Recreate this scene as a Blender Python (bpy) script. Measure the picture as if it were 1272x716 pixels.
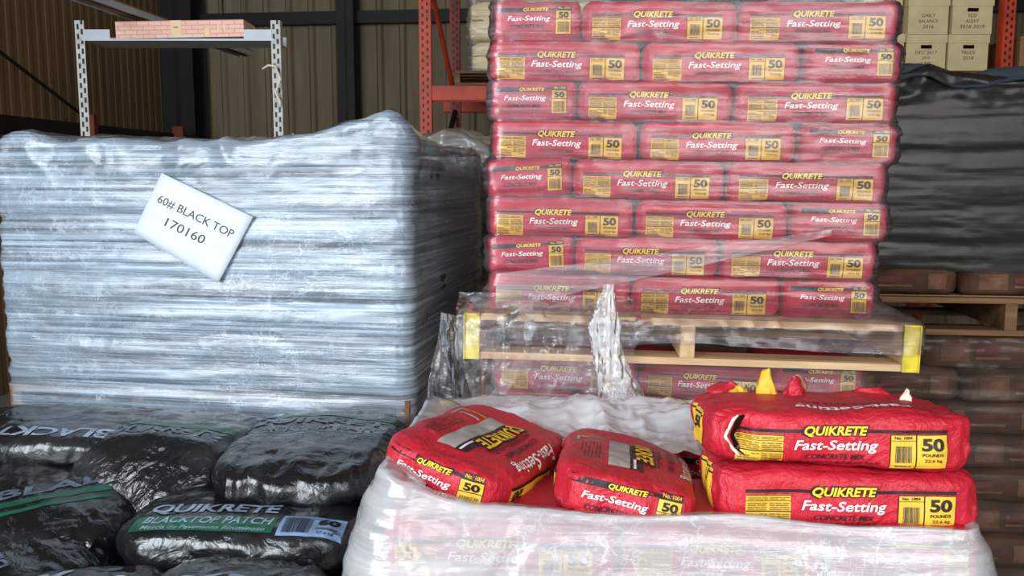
import bpy, bmesh, math, random
import numpy as np
from mathutils import Vector, Matrix, Euler, noise as mnoise
from mathutils.bvhtree import BVHTree

for _o in list(bpy.data.objects): bpy.data.objects.remove(_o)
SC = bpy.context.scene
COL = SC.collection
D = math.radians

# ------------------------------------------------------------------ camera
cam = bpy.data.cameras.new('camera'); cam.sensor_width = 36.0; cam.lens = 1100/1272*36
camo = bpy.data.objects.new('camera', cam); COL.objects.link(camo)
camo.location = (0, 0, 1.45); camo.rotation_euler = (D(90-6.9), 0, 0)
cam.clip_start = 0.02
SC.camera = camo
# ------------------------------------------------------------------ light
W = bpy.data.worlds.new('daylight'); SC.world = W; W.use_nodes = True
bg = W.node_tree.nodes['Background']; bg.inputs[0].default_value = (0.80, 0.90, 1.0, 1); bg.inputs[1].default_value = 0.62
def area(name, loc, target, sx, sy, power, col):
    l = bpy.data.lights.new(name, 'AREA'); l.shape = 'RECTANGLE'; l.size = sx; l.size_y = sy; l.energy = power; l.color = col
    o = bpy.data.objects.new(name, l); COL.objects.link(o); o.location = loc
    o.rotation_euler = (Vector(target)-Vector(loc)).to_track_quat('-Z', 'Y').to_euler(); return o
area('door_daylight', (-3.2, -1.6, 2.3), (0.2, 2.4, 1.1), 3.0, 3.0, 250, (0.84, 0.93, 1.0))
area('door_daylight_right', (1.6, -2.6, 2.6), (0.4, 2.3, 1.1), 3.0, 2.4, 95, (1.0, 0.97, 0.93))
SC.view_settings.view_transform = 'Standard'; SC.view_settings.look = 'None'
SC.view_settings.gamma = 1.0; SC.view_settings.use_curve_mapping = False
SC.view_settings.exposure = 0.45
try:
    SC.cycles.transparent_max_bounces = 24; SC.cycles.max_bounces = 8
    SC.cycles.sample_clamp_indirect = 6.0; SC.cycles.use_denoising = True
except Exception: pass

# ------------------------------------------------------------------ helpers
def srgb(r, g, b):
    f = lambda c: (c/255/12.92) if c <= 10 else ((c/255+0.055)/1.055)**2.4
    return (f(r), f(g), f(b), 1)

def tag(o, label=None, cat=None, group=None, kind=None):
    if label: o['label'] = label
    if cat: o['category'] = cat
    if group: o['group'] = group
    if kind: o['kind'] = kind
    return o
def empty(name, loc=(0,0,0), rot=(0,0,0)):
    o = bpy.data.objects.new(name, None); o.empty_display_size = 0.05; COL.objects.link(o)
    o.location = loc; o.rotation_euler = rot; return o
def link(name, me, parent=None, mats=None):
    o = bpy.data.objects.new(name, me); COL.objects.link(o)
    if parent: o.parent = parent
    if mats:
        for m in (mats if isinstance(mats, (list, tuple)) else [mats]): me.materials.append(m)
    return o
def copy_tree(o, parent=None):
    c = o.copy(); COL.objects.link(c)
    if parent: c.parent = parent
    for ch in o.children: copy_tree(ch, c)
    return c

class MB:
    def __init__(s): s.v = []; s.f = []; s.m = []
    def box(s, c, d, rot=None, mi=0):
        n = len(s.v); R = rot.to_matrix() if rot is not None and hasattr(rot, 'to_matrix') else (rot or Matrix.Identity(3))
        for x in (-.5, .5):
            for y in (-.5, .5):
                for z in (-.5, .5):
                    p = R @ Vector((x*d[0], y*d[1], z*d[2])); s.v.append((p.x+c[0], p.y+c[1], p.z+c[2]))
        for q in ((0,1,3,2),(4,6,7,5),(0,4,5,1),(2,3,7,6),(0,2,6,4),(1,5,7,3)):
            s.f.append([n+i for i in q]); s.m.append(mi)
    def bar(s, a, b, w, h, mi=0):
        a = Vector(a); b = Vector(b); dv = b-a
        q = dv.to_track_quat('X', 'Z').to_matrix()
        s.box((a+b)/2, (dv.length, w, h), q, mi)
    def tube(s, pts, r, k=8, mi=0):
        n0 = len(s.v); P = [Vector(p) for p in pts]
        for i, p in enumerate(P):
            t = (P[min(i+1, len(P)-1)]-P[max(i-1, 0)]).normalized()
            a = t.orthogonal().normalized() if i == 0 else (a - t*a.dot(t)).normalized()
            b = t.cross(a); rr = r[i] if isinstance(r, (list, tuple)) else r
            for j in range(k):
                an = 2*math.pi*j/k; q = p+(a*math.cos(an)+b*math.sin(an))*rr; s.v.append(tuple(q))
        for i in range(len(P)-1):
            for j in range(k):
                s.f.append([n0+i*k+j, n0+i*k+(j+1)%k, n0+(i+1)*k+(j+1)%k, n0+(i+1)*k+j]); s.m.append(mi)
        s.f.append([n0+j for j in range(k)][::-1]); s.m.append(mi)
        s.f.append([n0+(len(P)-1)*k+j for j in range(k)]); s.m.append(mi)
    def build(s, name, mats, parent=None, bevel=0, smooth=False):
        me = bpy.data.meshes.new(name); me.from_pydata(s.v, [], s.f); me.update()
        mats = mats if isinstance(mats, (list, tuple)) else [mats]
        for m in mats: me.materials.append(m)
        me.polygons.foreach_set('material_index', s.m)
        bm = bmesh.new(); bm.from_mesh(me)
        bmesh.ops.recalc_face_normals(bm, faces=bm.faces)
        if bevel: bmesh.ops.bevel(bm, geom=list(bm.edges), offset=bevel, segments=2, affect='EDGES', profile=0.5, material=-1)
        bm.to_mesh(me); bm.free()
        if smooth: me.polygons.foreach_set('use_smooth', [True]*len(me.polygons))
        return link(name, me, parent)

# numpy value noise
def _h(ix, iy, iz, seed):
    with np.errstate(over='ignore'):
        n = (ix.astype(np.int64)*374761393 + iy.astype(np.int64)*668265263 + iz.astype(np.int64)*2147483647 + seed*1274126177) & 0xffffffff
        n = ((n ^ (n >> 13))*1274126177) & 0xffffffff
        n = (n ^ (n >> 16)) & 0xffffffff
    return n/4294967295.0
def vn(P, seed=0):
    P = np.asarray(P, float); i = np.floor(P).astype(np.int64); f = P-i; f = f*f*f*(f*(f*6-15)+10)
    x, y, z = i[..., 0], i[..., 1], i[..., 2]; fx, fy, fz = f[..., 0], f[..., 1], f[..., 2]; r = 0
    for a in (0, 1):
        for b in (0, 1):
            for c in (0, 1):
                r = r + _h(x+a, y+b, z+c, seed)*(fx if a else 1-fx)*(fy if b else 1-fy)*(fz if c else 1-fz)
    return r*2-1
def fbm(P, seed=0, o=4, g=0.5):
    P = np.asarray(P, float); r = 0; a = 1
    for k in range(o): r = r+a*vn(P*2**k+k*17.3, seed+k); a *= g
    return r
def ridge(P, seed=0, o=3, g=0.55):
    P = np.asarray(P, float); r = 0; a = 1
    for k in range(o): r = r+a*(1-2*np.abs(vn(P*2**k+k*11.7, seed+k))); a *= g
    return r

def mesh_np(name, V, F, mat=None, parent=None, smooth=True):
    me = bpy.data.meshes.new(name); me.from_pydata([tuple(v) for v in V], [], [list(map(int, f)) for f in F]); me.update()
    if mat: me.materials.append(mat)
    if smooth: me.polygons.foreach_set('use_smooth', [True]*len(me.polygons))
    return link(name, me, parent)
def grid_faces(nv, ns, closed):
    F = []
    for i in range(nv-1):
        for j in range(ns if closed else ns-1):
            k = (j+1) % ns; F.append((i*ns+j, i*ns+k, (i+1)*ns+k, (i+1)*ns+j))
    return F
def gnormal(P, closed):
    if closed: du = np.roll(P, -1, 1)-np.roll(P, 1, 1)
    else: du = np.gradient(P, axis=1)
    dv = np.gradient(P, axis=0); n = np.cross(du, dv)
    return n/(np.linalg.norm(n, axis=-1, keepdims=True)+1e-9)
def sheet(name, P, mat, closed=False, parent=None, cap=False):
    nv, ns = P.shape[:2]; F = grid_faces(nv, ns, closed); V = P.reshape(-1, 3)
    if cap:
        V = np.vstack([V, P[-1].mean(0)[None]]); c = len(V)-1
        F += [((nv-1)*ns+j, (nv-1)*ns+(j+1) % ns, c) for j in range(ns)]
    return mesh_np(name, V, F, mat, parent)

# ------------------------------------------------------------------ materials
class NT:
    def __init__(s, name):
        s.m = bpy.data.materials.new(name); s.m.use_nodes = True; s.t = s.m.node_tree; s.t.nodes.clear()
        s.out = s.n('ShaderNodeOutputMaterial'); s._tc = None
    def n(s, typ, **kw):
        x = s.t.nodes.new(typ)
        for k, v in kw.items(): setattr(x, k, v)
        return x
    def l(s, a, b): s.t.links.new(a, b)
    def put(s, v, i):
        if hasattr(v, 'is_output'): s.l(v, i)
        else: i.default_value = v
    def obj(s, scale=(1,1,1)):
        if s._tc is None: s._tc = s.n('ShaderNodeTexCoord')
        m = s.n('ShaderNodeMapping'); m.inputs['Scale'].default_value = scale; s.l(s._tc.outputs['Object'], m.inputs['Vector']); return m.outputs[0]
    def noise(s, scale=(1,1,1), sc=1.0, det=3, rough=0.5, dist=0.0):
        x = s.n('ShaderNodeTexNoise'); s.l(s.obj(scale), x.inputs['Vector']); x.inputs['Scale'].default_value = sc
        x.inputs['Detail'].default_value = det; x.inputs['Roughness'].default_value = rough; x.inputs['Distortion'].default_value = dist
        return x.outputs[0]
    def math(s, op, a, b=0.0, clamp=False):
        x = s.n('ShaderNodeMath', operation=op); x.use_clamp = clamp; s.put(a, x.inputs[0]); s.put(b, x.inputs[1]); return x.outputs[0]
    def ramp(s, v, lo, hi, a=0.0, b=1.0):
        x = s.n('ShaderNodeMapRange'); x.clamp = True; s.put(v, x.inputs[0])
        for i, q in zip((1,2,3,4), (lo,hi,a,b)): x.inputs[i].default_value = q
        return x.outputs[0]
    def mixc(s, f, a, b):
        x = s.n('ShaderNodeMix', data_type='RGBA'); s.put(f, x.inputs[0]); s.put(a, x.inputs[6]); s.put(b, x.inputs[7]); return x.outputs[2]
    def bump(s, h, st=0.3, dist=0.01):
        x = s.n('ShaderNodeBump'); x.inputs['Strength'].default_value = st; x.inputs['Distance'].default_value = dist; s.l(h, x.inputs['Height']); return x.outputs[0]
    def pr(s, col, rough=0.5, spec=0.5, metal=0.0, coat=0.0, nrm=None):
        p = s.n('ShaderNodeBsdfPrincipled'); s.put(col, p.inputs['Base Color']); s.put(rough, p.inputs['Roughness'])
        p.inputs['Specular IOR Level'].default_value = spec; p.inputs['Metallic'].default_value = metal
        p.inputs['Coat Weight'].default_value = coat; p.inputs['Coat Roughness'].default_value = 0.12
        if nrm is not None: s.l(nrm, p.inputs['Normal'])
        return p.outputs[0]
    def end(s, sh): s.l(sh, s.out.inputs[0]); return s.m

def plain(name, col, rough=0.5, spec=0.4, metal=0.0, vary=0.12, scale=9.0, coat=0.0, bump=0.0):
    t = NT(name); n = t.noise((1,1,1), scale, 4)
    dark = tuple(c*(1-vary*2) for c in col[:3])+(1,); lite = tuple(min(1, c*(1+vary)) for c in col[:3])+(1,)
    c = t.mixc(t.ramp(n, 0.3, 0.7), dark, lite)
    nr = t.bump(t.noise((1,1,1), scale*6, 3), bump, 0.004) if bump else None
    return t.end(t.pr(c, rough, spec, metal, coat, nr))
def wood(name, c1, c2, axis=0):
    t = NT(name); sc = [22, 22, 22]; sc[axis] = 1.6
    n = t.noise(tuple(sc), 1.0, 5, 0.6, 0.6); n2 = t.noise((1,1,1), 6.0, 3)
    c = t.mixc(t.ramp(n, 0.35, 0.68), c1, c2); c = t.mixc(t.ramp(n2, 0.55, 0.8, 0, 0.5), c, tuple(x*0.55 for x in c1[:3])+(1,))
    return t.end(t.pr(c, 0.75, 0.2, nrm=t.bump(n, 0.4, 0.003)))
def film(name, base=0.15, streak=0.4, tint=(0.93,0.94,0.96,1), rough=0.22, gl=0.55, dirv=(2.5,2.5,70), patch=0.35, bump=0.35, grough=0.13, pscale=2.2, shift=0.0, crease=0.0, csc=3.0, spec=0.5):
    """stretch film: clear plastic with whitish haze where it is layered or creased"""
    t = NT(name)
    s1 = t.noise(dirv, 1.0, 5, 0.62, 0.25); p = t.noise((1,1,1.6), pscale, 3, 0.55, 0.6); c = t.noise((5,5,12), 1.6, 4, 0.6, 1.2)
    s2 = t.noise((dirv[0]*1.7, dirv[1]*1.7, dirv[2]*2.7), 1.0, 4, 0.6, 0.35)
    st = t.math('ADD', t.math('MULTIPLY', t.ramp(s1, 0.40+shift, 0.66+shift), 0.65), t.math('MULTIPLY', t.ramp(s2, 0.45+shift, 0.68+shift), 0.35)); pa = t.ramp(p, 0.35, 0.7)
    f = t.math('MULTIPLY', st, t.math('ADD', t.math('MULTIPLY', pa, patch), 1-patch)); f = t.math('MULTIPLY', f, streak)
    f = t.math('ADD', f, t.math('MULTIPLY', t.ramp(c, 0.6, 0.85), 0.25*streak)); f = t.math('ADD', f, base, True)
    if crease:
        cr = None
        for cs, ws in (((1,1,2.2), 0.010), ((2.6,2.6,1.5), 0.016), ((4.5,4.5,5.5), 0.030)):
            q = t.noise(cs, csc, 4, 0.65, 0.5); q = t.ramp(t.math('ABSOLUTE', t.math('SUBTRACT', q, 0.5)), 0.0, ws, 1.0, 0.0)
            cr = q if cr is None else t.math('MAXIMUM', cr, q)
        gate = t.math('MULTIPLY', t.ramp(t.noise((1,1,1), csc*0.6, 2), 0.42, 0.66), t.ramp(t.noise((1,1,1), csc*5, 2), 0.38, 0.65)); f = t.math('ADD', f, t.math('MULTIPLY', t.math('MULTIPLY', cr, gate), crease), True)
    h = t.math('ADD', t.math('ADD', t.math('MULTIPLY', s1, 0.6), t.math('MULTIPLY', s2, 0.5)), c)
    nr = t.bump(h, bump, 0.006)
    tr = t.n('ShaderNodeBsdfTransparent'); tr.inputs[0].default_value = (0.98,0.98,0.985,1)
    w = t.pr(tint, rough, spec, nrm=nr)
    m1 = t.n('ShaderNodeMixShader'); t.l(f, m1.inputs[0]); t.l(tr.outputs[0], m1.inputs[1]); t.l(w, m1.inputs[2])
    g = t.n('ShaderNodeBsdfGlossy'); g.inputs['Color'].default_value = (1,1,1,1); g.inputs['Roughness'].default_value = grough; t.l(nr, g.inputs['Normal'])
    lw = t.n('ShaderNodeFresnel'); lw.inputs[0].default_value = 1.5; t.l(nr, lw.inputs['Normal'])
    k = t.math('MULTIPLY', lw.outputs[0], gl, True)
    m2 = t.n('ShaderNodeMixShader'); t.l(k, m2.inputs[0]); t.l(m1.outputs[0], m2.inputs[1]); t.l(g.outputs[0], m2.inputs[2])
    return t.end(m2.outputs[0])
def slotted(name, col, pitch, w, h, cols, axis='X'):
    """painted steel punched with columns of dark slots (object coordinates)"""
    t = NT(name); sp = t.n('ShaderNodeSeparateXYZ'); t.l(t.obj(), sp.inputs[0]); x = sp.outputs[axis]; z = sp.outputs['Z']; tot = None
    for i, cx in enumerate(cols):
        a = t.math('LESS_THAN', t.math('ABSOLUTE', t.math('SUBTRACT', x, cx)), w/2)
        b = t.math('LESS_THAN', t.math('FRACT', t.math('ADD', t.math('MULTIPLY', z, 1/pitch), 20+0.5*i)), h/pitch)
        q = t.math('MULTIPLY', a, b); tot = q if tot is None else t.math('MAXIMUM', tot, q)
    n = t.noise((1,1,1), 14, 4); dk = tuple(c*0.7 for c in col[:3])+(1,)
    c = t.mixc(t.ramp(n, 0.4, 0.75), col, dk); c = t.mixc(tot, c, (0.01,0.009,0.008,1))
    return t.end(t.pr(c, 0.5, 0.4))

M = {}
def redbag(name, col, crumple=0.30):
    t = NT(name); n = t.noise((1,1,1), 10, 4); f = t.noise((1,1,1), 60, 4, 0.7)
    c = t.mixc(t.ramp(n, 0.3, 0.75), col, tuple(x*0.8 for x in col[:3])+(1,))
    c = t.mixc(t.ramp(f, 0.60, 0.8, 0, 0.35), c, (0.72,0.35,0.36,1))
    return t.end(t.pr(c, 0.42, 0.4, nrm=t.bump(t.math('ADD', t.noise((1,1,1), 38, 5, 0.6, 0.8), t.math('MULTIPLY', t.math('ABSOLUTE', t.math('SUBTRACT', t.noise((1,1.6,1), 13, 4, 0.6, 1.0), 0.5)), 3.0 if crumple > 0.4 else 0.5)), crumple, 0.007)))
M['red'] = redbag('red_paper', srgb(188, 26, 56))
M['redloose'] = redbag('bright_red_paper', srgb(200, 36, 54), 0.6)
M['yellow'] = plain('label_yellow', srgb(232, 186, 56), 0.5, vary=0.05)
M['gold'] = plain('lettering_yellow', srgb(250, 206, 40), 0.5, vary=0.03)
M['black'] = plain('label_black', srgb(38, 30, 34), 0.5, vary=0.1)
M['slate'] = plain('label_slate', srgb(70, 62, 72), 0.5, vary=0.1)
M['olive'] = plain('label_fineprint', srgb(140, 108, 40), 0.6, vary=0.1)
M['white'] = plain('label_white', srgb(245, 244, 245), 0.5, vary=0.03)
M['grey'] = plain('label_grey', srgb(180, 176, 172), 0.5, vary=0.15, scale=30)
M['paper'] = plain('torn_paper', srgb(235, 225, 205), 0.7, vary=0.06)
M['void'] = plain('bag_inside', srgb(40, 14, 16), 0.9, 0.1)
t = NT('black_plastic'); dust = t.noise((1,1,1), 4.0, 5, 0.6, 0.5); fine = t.noise((1,1,1), 90, 3)
cc = t.mixc(t.math('MULTIPLY', t.ramp(dust, 0.48, 0.78, 0, 0.45), t.ramp(fine, 0.3, 0.7, 0.5, 1)), (0.007,0.008,0.010,1), (0.075,0.085,0.095,1))
M['blackbag'] = t.end(t.pr(cc, t.ramp(dust, 0.4, 0.75, 0.16, 0.34), 0.7, coat=0.3, nrm=t.bump(t.noise((1,1,1), 20, 4, 0.5, 1.6), 0.55, 0.012)))
M['bgrey'] = plain('print_blue_grey', srgb(150, 165, 186), 0.35, 0.5, vary=0.2, scale=40)
M['bfade'] = plain('faded_print', srgb(92, 104, 120), 0.35, 0.5, vary=0.3, scale=50)
M['bgreen'] = plain('print_green', srgb(26, 92, 68), 0.32, 0.5, vary=0.2, scale=30)
M['bpanel'] = plain('print_pale_blue', srgb(128, 156, 194), 0.35, 0.5, vary=0.15, scale=30)
M['bink'] = plain('print_ink', srgb(24, 26, 30), 0.4)
M['brownbag'] = plain('brown_paper', srgb(84, 58, 42), 0.7, 0.2, vary=0.3, scale=7, bump=0.2)
M['wood'] = wood('pallet_wood', srgb(222, 190, 150), srgb(178, 140, 100))
M['woody'] = wood('pallet_wood_across', srgb(222, 190, 150), srgb(178, 140, 100), 1)
M['woodd'] = wood('weathered_pallet_wood', srgb(140, 106, 74), srgb(92, 66, 46))
M['woodyel'] = plain('yellow_paint', srgb(226, 206, 62), 0.7, vary=0.2, scale=20)
M['cream'] = plain('cream_cardboard', srgb(226, 208, 160), 0.8, 0.2, vary=0.06)
M['card'] = plain('brown_cardboard', srgb(160, 122, 86), 0.8, 0.2, vary=0.1)
M['pen'] = plain('marker_ink', srgb(70, 62, 56), 0.7)
M['sheet'] = plain('white_paper', srgb(204, 214, 224), 0.6, vary=0.02)
M['orange'] = plain('orange_paint', srgb(190, 66, 36), 0.5, vary=0.15)
M['rust'] = plain('rust_paint', srgb(120, 56, 34), 0.7)
M['dark'] = plain('dark_steel', srgb(26, 22, 20), 0.6, vary=0.2)
M['galv'] = plain('galvanised_grey', srgb(196, 204, 216), 0.4, 0.5, vary=0.05)

# ------------------------------------------------------------------ text
_tc = {}
def text_tris(body, bold=0.0, shear=0.0, maxe=0.5):
    key = (body, bold, shear)
    if key in _tc: return _tc[key]
    cu = bpy.data.curves.new('t', 'FONT'); cu.body = body; cu.offset = bold; cu.resolution_u = 3
    ob = bpy.data.objects.new('t', cu); COL.objects.link(ob)
    dg = bpy.context.evaluated_depsgraph_get(); dg.update()
    me = ob.evaluated_get(dg).to_mesh(); bm = bmesh.new(); bm.from_mesh(me); ob.evaluated_get(dg).to_mesh_clear()
    bmesh.ops.remove_doubles(bm, verts=bm.verts, dist=1e-5)
    bmesh.ops.triangulate(bm, faces=bm.faces)
    for _ in range(3):
        es = [e for e in bm.edges if e.calc_length() > maxe]
        if not es: break
        bmesh.ops.subdivide_edges(bm, edges=es, cuts=1); bmesh.ops.triangulate(bm, faces=bm.faces)
    bm.verts.index_update()
    V = np.array([(v.co.x+shear*v.co.y, v.co.y) for v in bm.verts]); F = [[v.index for v in f.verts] for f in bm.faces]
    bm.free(); bpy.data.objects.remove(ob); bpy.data.curves.remove(cu)
    _tc[key] = (V, F); return V, F

def label_mesh(name, items, bvh, org, u, v, n, parent, lift=0.0015, res=0.006):
    """items laid out in (u,v) about org, dropped along -n on the surface bvh.
    ('r',u0,v0,u1,v1,mat,layer)  ('t',text,u0,v0,u1,v1,mat,layer,bold,shear)"""
    org, u, v, n = Vector(org), Vector(u).normalized(), Vector(v).normalized(), Vector(n).normalized()
    VV, FF, MI, mats = [], [], [], []
    for it in items:
        if it[0] == 'r':
            _, u0, v0, u1, v1, mt, ly = it
            nu = max(1, int(abs(u1-u0)/res)); nv = max(1, int(abs(v1-v0)/res))
            uv = [(u0+(u1-u0)*i/nu, v0+(v1-v0)*j/nv) for j in range(nv+1) for i in range(nu+1)]
            fs = [(j*(nu+1)+i, j*(nu+1)+i+1, (j+1)*(nu+1)+i+1, (j+1)*(nu+1)+i) for j in range(nv) for i in range(nu)]
        else:
            _, body, u0, v0, u1, v1, mt, ly, bold, shear = it
            V, F = text_tris(body, bold, shear); lo = V.min(0); hi = V.max(0)
            P = (V-lo)/(hi-lo+1e-9); uv = [(u0+p[0]*(u1-u0), v0+p[1]*(v1-v0)) for p in P]; fs = F
        if mt not in mats: mats.append(mt)
        b = len(VV)
        for a, c in uv:
            p = org+u*a+v*c; hit, nr, _, _ = bvh.ray_cast(p+n*0.4, -n)
            if hit is None:
                hit, nr, _, _ = bvh.find_nearest(p)
            VV.append(hit+n*lift*(1+ly*0.75))
        for f in fs: FF.append([b+i for i in f]); MI.append(mats.index(mt))
    me = bpy.data.meshes.new(name); me.from_pydata(VV, [], FF); me.update()
    for m in mats: me.materials.append(M[m])
    me.polygons.foreach_set('material_index', MI)
    return link(name, me, parent)

def lines(u0, v0, u1, v1, k, mat, ly, rnd, fill=0.55, breaks=3):
    out = []; h = (v1-v0)/k
    for i in range(k):
        y = v0+h*i; x = u0
        while x < u1-0.002:
            w = rnd.uniform(0.006, 0.022); e = min(u1, x+w)
            if rnd.random() < 0.88: out.append(('r', x, y, e, y+h*fill, mat, ly))
            x = e+0.0022
    return out
def bars(u0, v0, u1, v1, mat, ly, rnd):
    out = []; x = u0
    while x < u1:
        w = rnd.choice((0.0009, 0.0014, 0.0022)); out.append(('r', x, v0, min(x+w, u1), v1, mat, ly)); x += w+rnd.choice((0.0009, 0.0014))
    return out
def long_items(k=1.0, sp=True):
    r = random.Random(4); s = lambda px, py: ((px-485)/2253*k, (352-py)/2253*k)
    def R(x0, y0, x1, y1, m, ly): a = s(x0, y1); b = s(x1, y0); return ('r', a[0], a[1], b[0], b[1], m, ly)
    def T(tx, x0, y0, x1, y1, m, ly, bo, sh): a = s(x0, y1); b = s(x1, y0); return ('t', tx, a[0], a[1], b[0], b[1], m, ly, bo, sh)
    it = [R(90, 314, 845, 326, 'black', 0), R(92, 334, 256, 460, 'yellow', 0), R(638, 330, 846, 458, 'black', 0), R(641, 333, 729, 455, 'yellow', 1), R(734, 333, 843, 455, 'yellow', 1),
          R(92, 393, 256, 397, 'black', 2), R(92, 334, 256, 337, 'black', 2), R(92, 355, 256, 357, 'black', 2),
          T('QUIKRETE', 322, 296, 565, 346, 'black', 1, 0.075, 0.22), T('QUIKRETE', 330, 301, 558, 341, 'gold', 2.5, 0.030, 0.22),
          T('Fast-Setting', 295, 353, 597, 400, 'white', 1, 0.014, 0.22), T('CONCRETE MIX', 340, 405, 552, 425, 'black', 1, 0.015, 0.22),
          T('50', 750, 343, 830, 390, 'black', 2.5, 0.040, 0.0), T('POUNDS', 752, 398, 828, 410, 'black', 2.5, 0.02, 0.0), T('22.6 kg', 760, 419, 825, 433, 'black', 2.5, 0.01, 0.0),
          T('No. 1004', 652, 336, 716, 347, 'black', 2.5, 0.02, 0.0), R(641, 351, 729, 353, 'black', 2)]
    it.append(T('Mezcla de Concreto de Fraguado Rapido', 280, 431, 606, 446, 'black', 1, 0.0, 0.22))
    for (x0, y0, x1, y1, kk) in ((98, 340, 170, 352, 2), (178, 340, 250, 352, 2), (98, 360, 170, 390, 4), (178, 360, 250, 390, 4), (98, 400, 170, 455, 6), (178, 400, 250, 440, 5)):
        a = s(x0, y1); b = s(x1, y0); it += lines(a[0], a[1], b[0], b[1], kk, 'olive', 2, r)
    a = s(657, 446); b = s(714, 372); it += bars(a[0], a[1]+0.006, b[0], b[1], 'slate', 2, r)
    a = s(657, 449); b = s(714, 441); it += lines(a[0], a[1], b[0], b[1], 1, 'slate', 2, r)
    return it
def end_items(k=1.0):
    r = random.Random(5); s = lambda px, py: ((px-952)/2480*k, (366-py)/2480*k)
    def R(x0, y0, x1, y1, m, ly): a = s(x0, y1); b = s(x1, y0); return ('r', a[0], a[1], b[0], b[1], m, ly)
    def T(tx, x0, y0, x1, y1, m, ly, bo, sh): a = s(x0, y1); b = s(x1, y0); return ('t', tx, a[0], a[1], b[0], b[1], m, ly, bo, sh)
    it = [R(706, 284, 880, 314, 'black', 0), R(880, 288, 1182, 303, 'black', 0), R(1082, 276, 1182, 303, 'black', 0), R(1080, 303, 1182, 452, 'black', 0), R(1083, 306, 1179, 356, 'yellow', 1), R(1083, 360, 1179, 449, 'yellow', 1),
          T('QUIKRETE', 862, 284, 1040, 318, 'black', 1, 0.075, 0.22), T('QUIKRETE', 868, 288, 1034, 314, 'gold', 2.5, 0.030, 0.22),
          T('Fast-Setting', 765, 338, 1046, 378, 'white', 1, 0.014, 0.22), T('CONCRETE MIX', 785, 390, 1012, 415, 'black', 1, 0.015, 0.22),
          T('50', 1100, 314, 1166, 352, 'black', 2.5, 0.04, 0.0), T('No. 1004', 1096, 281, 1174, 296, 'yellow', 1.5, 0.02, 0.0),
          T('Mezcla de Concreto de Fraguado Rapido', 730, 427, 1062, 442, 'black', 1, 0.0, 0.22), R(730, 446, 1060, 448, 'black', 1)]
    a = s(1095, 440); b = s(1170, 375); it += bars(a[0], a[1], b[0], b[1], 'olive', 2, r)
    return it

# ------------------------------------------------------------------ bags
def cube_grid(nx, ny, nz):
    V = {}; F = []
    def sp(n): t = np.linspace(-1, 1, n+1); return np.sign(t)*np.abs(t)**0.8
    X, Y, Z = sp(nx), sp(ny), sp(nz); P = []
    def vid(i, j, k):
        q = (i, j, k)
        if q not in V: V[q] = len(P); P.append((X[i], Y[j], Z[k]))
        return V[q]
    for k, fl in ((0, 1), (nz, 0)):
        for i in range(nx):
            for j in range(ny):
                q = [vid(i, j, k), vid(i+1, j, k), vid(i+1, j+1, k), vid(i, j+1, k)]; F.append(q[::-1] if fl else q)
    for j, fl in ((0, 0), (ny, 1)):
        for i in range(nx):
            for k in range(nz):
                q = [vid(i, j, k), vid(i+1, j, k), vid(i+1, j, k+1), vid(i, j, k+1)]; F.append(q[::-1] if fl else q)
    for i, fl in ((0, 1), (nx, 0)):
        for j in range(ny):
            for k in range(nz):
                q = [vid(i, j, k), vid(i, j+1, k), vid(i, j+1, k+1), vid(i, j, k+1)]; F.append(q[::-1] if fl else q)
    return np.array(P), F
def bag_shape(L, Wd, H, seed=0, n=6.0, nz=5.0, wr=0.0025, endw=0.004, res=0.012, puff=0.0, post=None, ef=55):
    P, F = cube_grid(max(8, int(L/res)), max(8, int(Wd/res)), max(6, int(H/res)))
    a = np.abs(P); s = (a[:, 0]**n+a[:, 1]**n+a[:, 2]**nz)**(-1.0/n)
    Q = P*s[:, None]; U = Q.copy()
    half = np.array([L, Wd, H])/2; Q = Q*half
    if puff: Q[:, 2] *= 1+puff*(1-U[:, 0]**2)*(1-U[:, 1]**2)-puff*0.4*np.maximum(np.abs(U[:, 0]), np.abs(U[:, 1]))**6
    nrm = np.sign(U)*np.abs(U)**3/half; nrm /= np.linalg.norm(nrm, axis=1, keepdims=True)+1e-9
    d = wr*fbm(Q*np.array([11, 11, 16]), seed, 4)
    e = np.exp(-(half[0]-np.abs(Q[:, 0]))/0.035)+0.45*np.exp(-(half[1]-np.abs(Q[:, 1]))/0.025)
    e = np.minimum(e, 1)
    d += endw*e*ridge(np.stack([Q[:, 0]*10+7, Q[:, 1]*ef, Q[:, 2]*14], 1), seed+9, 2)
    d -= wr*0.8*np.maximum(0, ridge(Q*np.array([9, 14, 9])+seed, seed+21, 2)-0.75)
    Q = Q+nrm*d[:, None]
    if post is not None: Q = post(Q)
    Q = Q.copy(); return Q, F
def make_bag(kind, Q, F, mat, sack='sack'):
    root = empty(kind); b = mesh_np(sack, Q, F, mat, root)
    bvh = BVHTree.FromPolygons([Vector(q) for q in Q], F); return root, bvh

BL, BW, BH = 0.398, 0.238, 0.1035
LONG, ENDS = [], []
for sd in range(3):
    Q, F = bag_shape(BL, BW, BH, 10+sd, 11, 7.0)
    r, b = make_bag('concrete_bag', Q, F, M['red']); label_mesh('printed_label', long_items(), b, (0.003*(sd-1), 0, 0.002*(sd-1)), (1, 0, 0.006*(sd-1)), (0, 0, 1), (0, -1, 0), r); LONG.append(r)
    Q, F = bag_shape(BL, BW, BH, 30+sd, 10, 7.0)
    r, b = make_bag('concrete_bag', Q, F, M['red']); label_mesh('printed_label', end_items(), b, (0, 0.002*(sd-1), 0.002*(sd-1)), (0, 1, 0.015*(1-sd)), (0, 0, 1), (1, 0, 0), r); ENDS.append(r)
PROTO = LONG+ENDS; USED = set()
def take(protos, k):
    p = protos[k % len(protos)]
    if p.name in USED: return copy_tree(p)
    USED.add(p.name); return p

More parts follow.
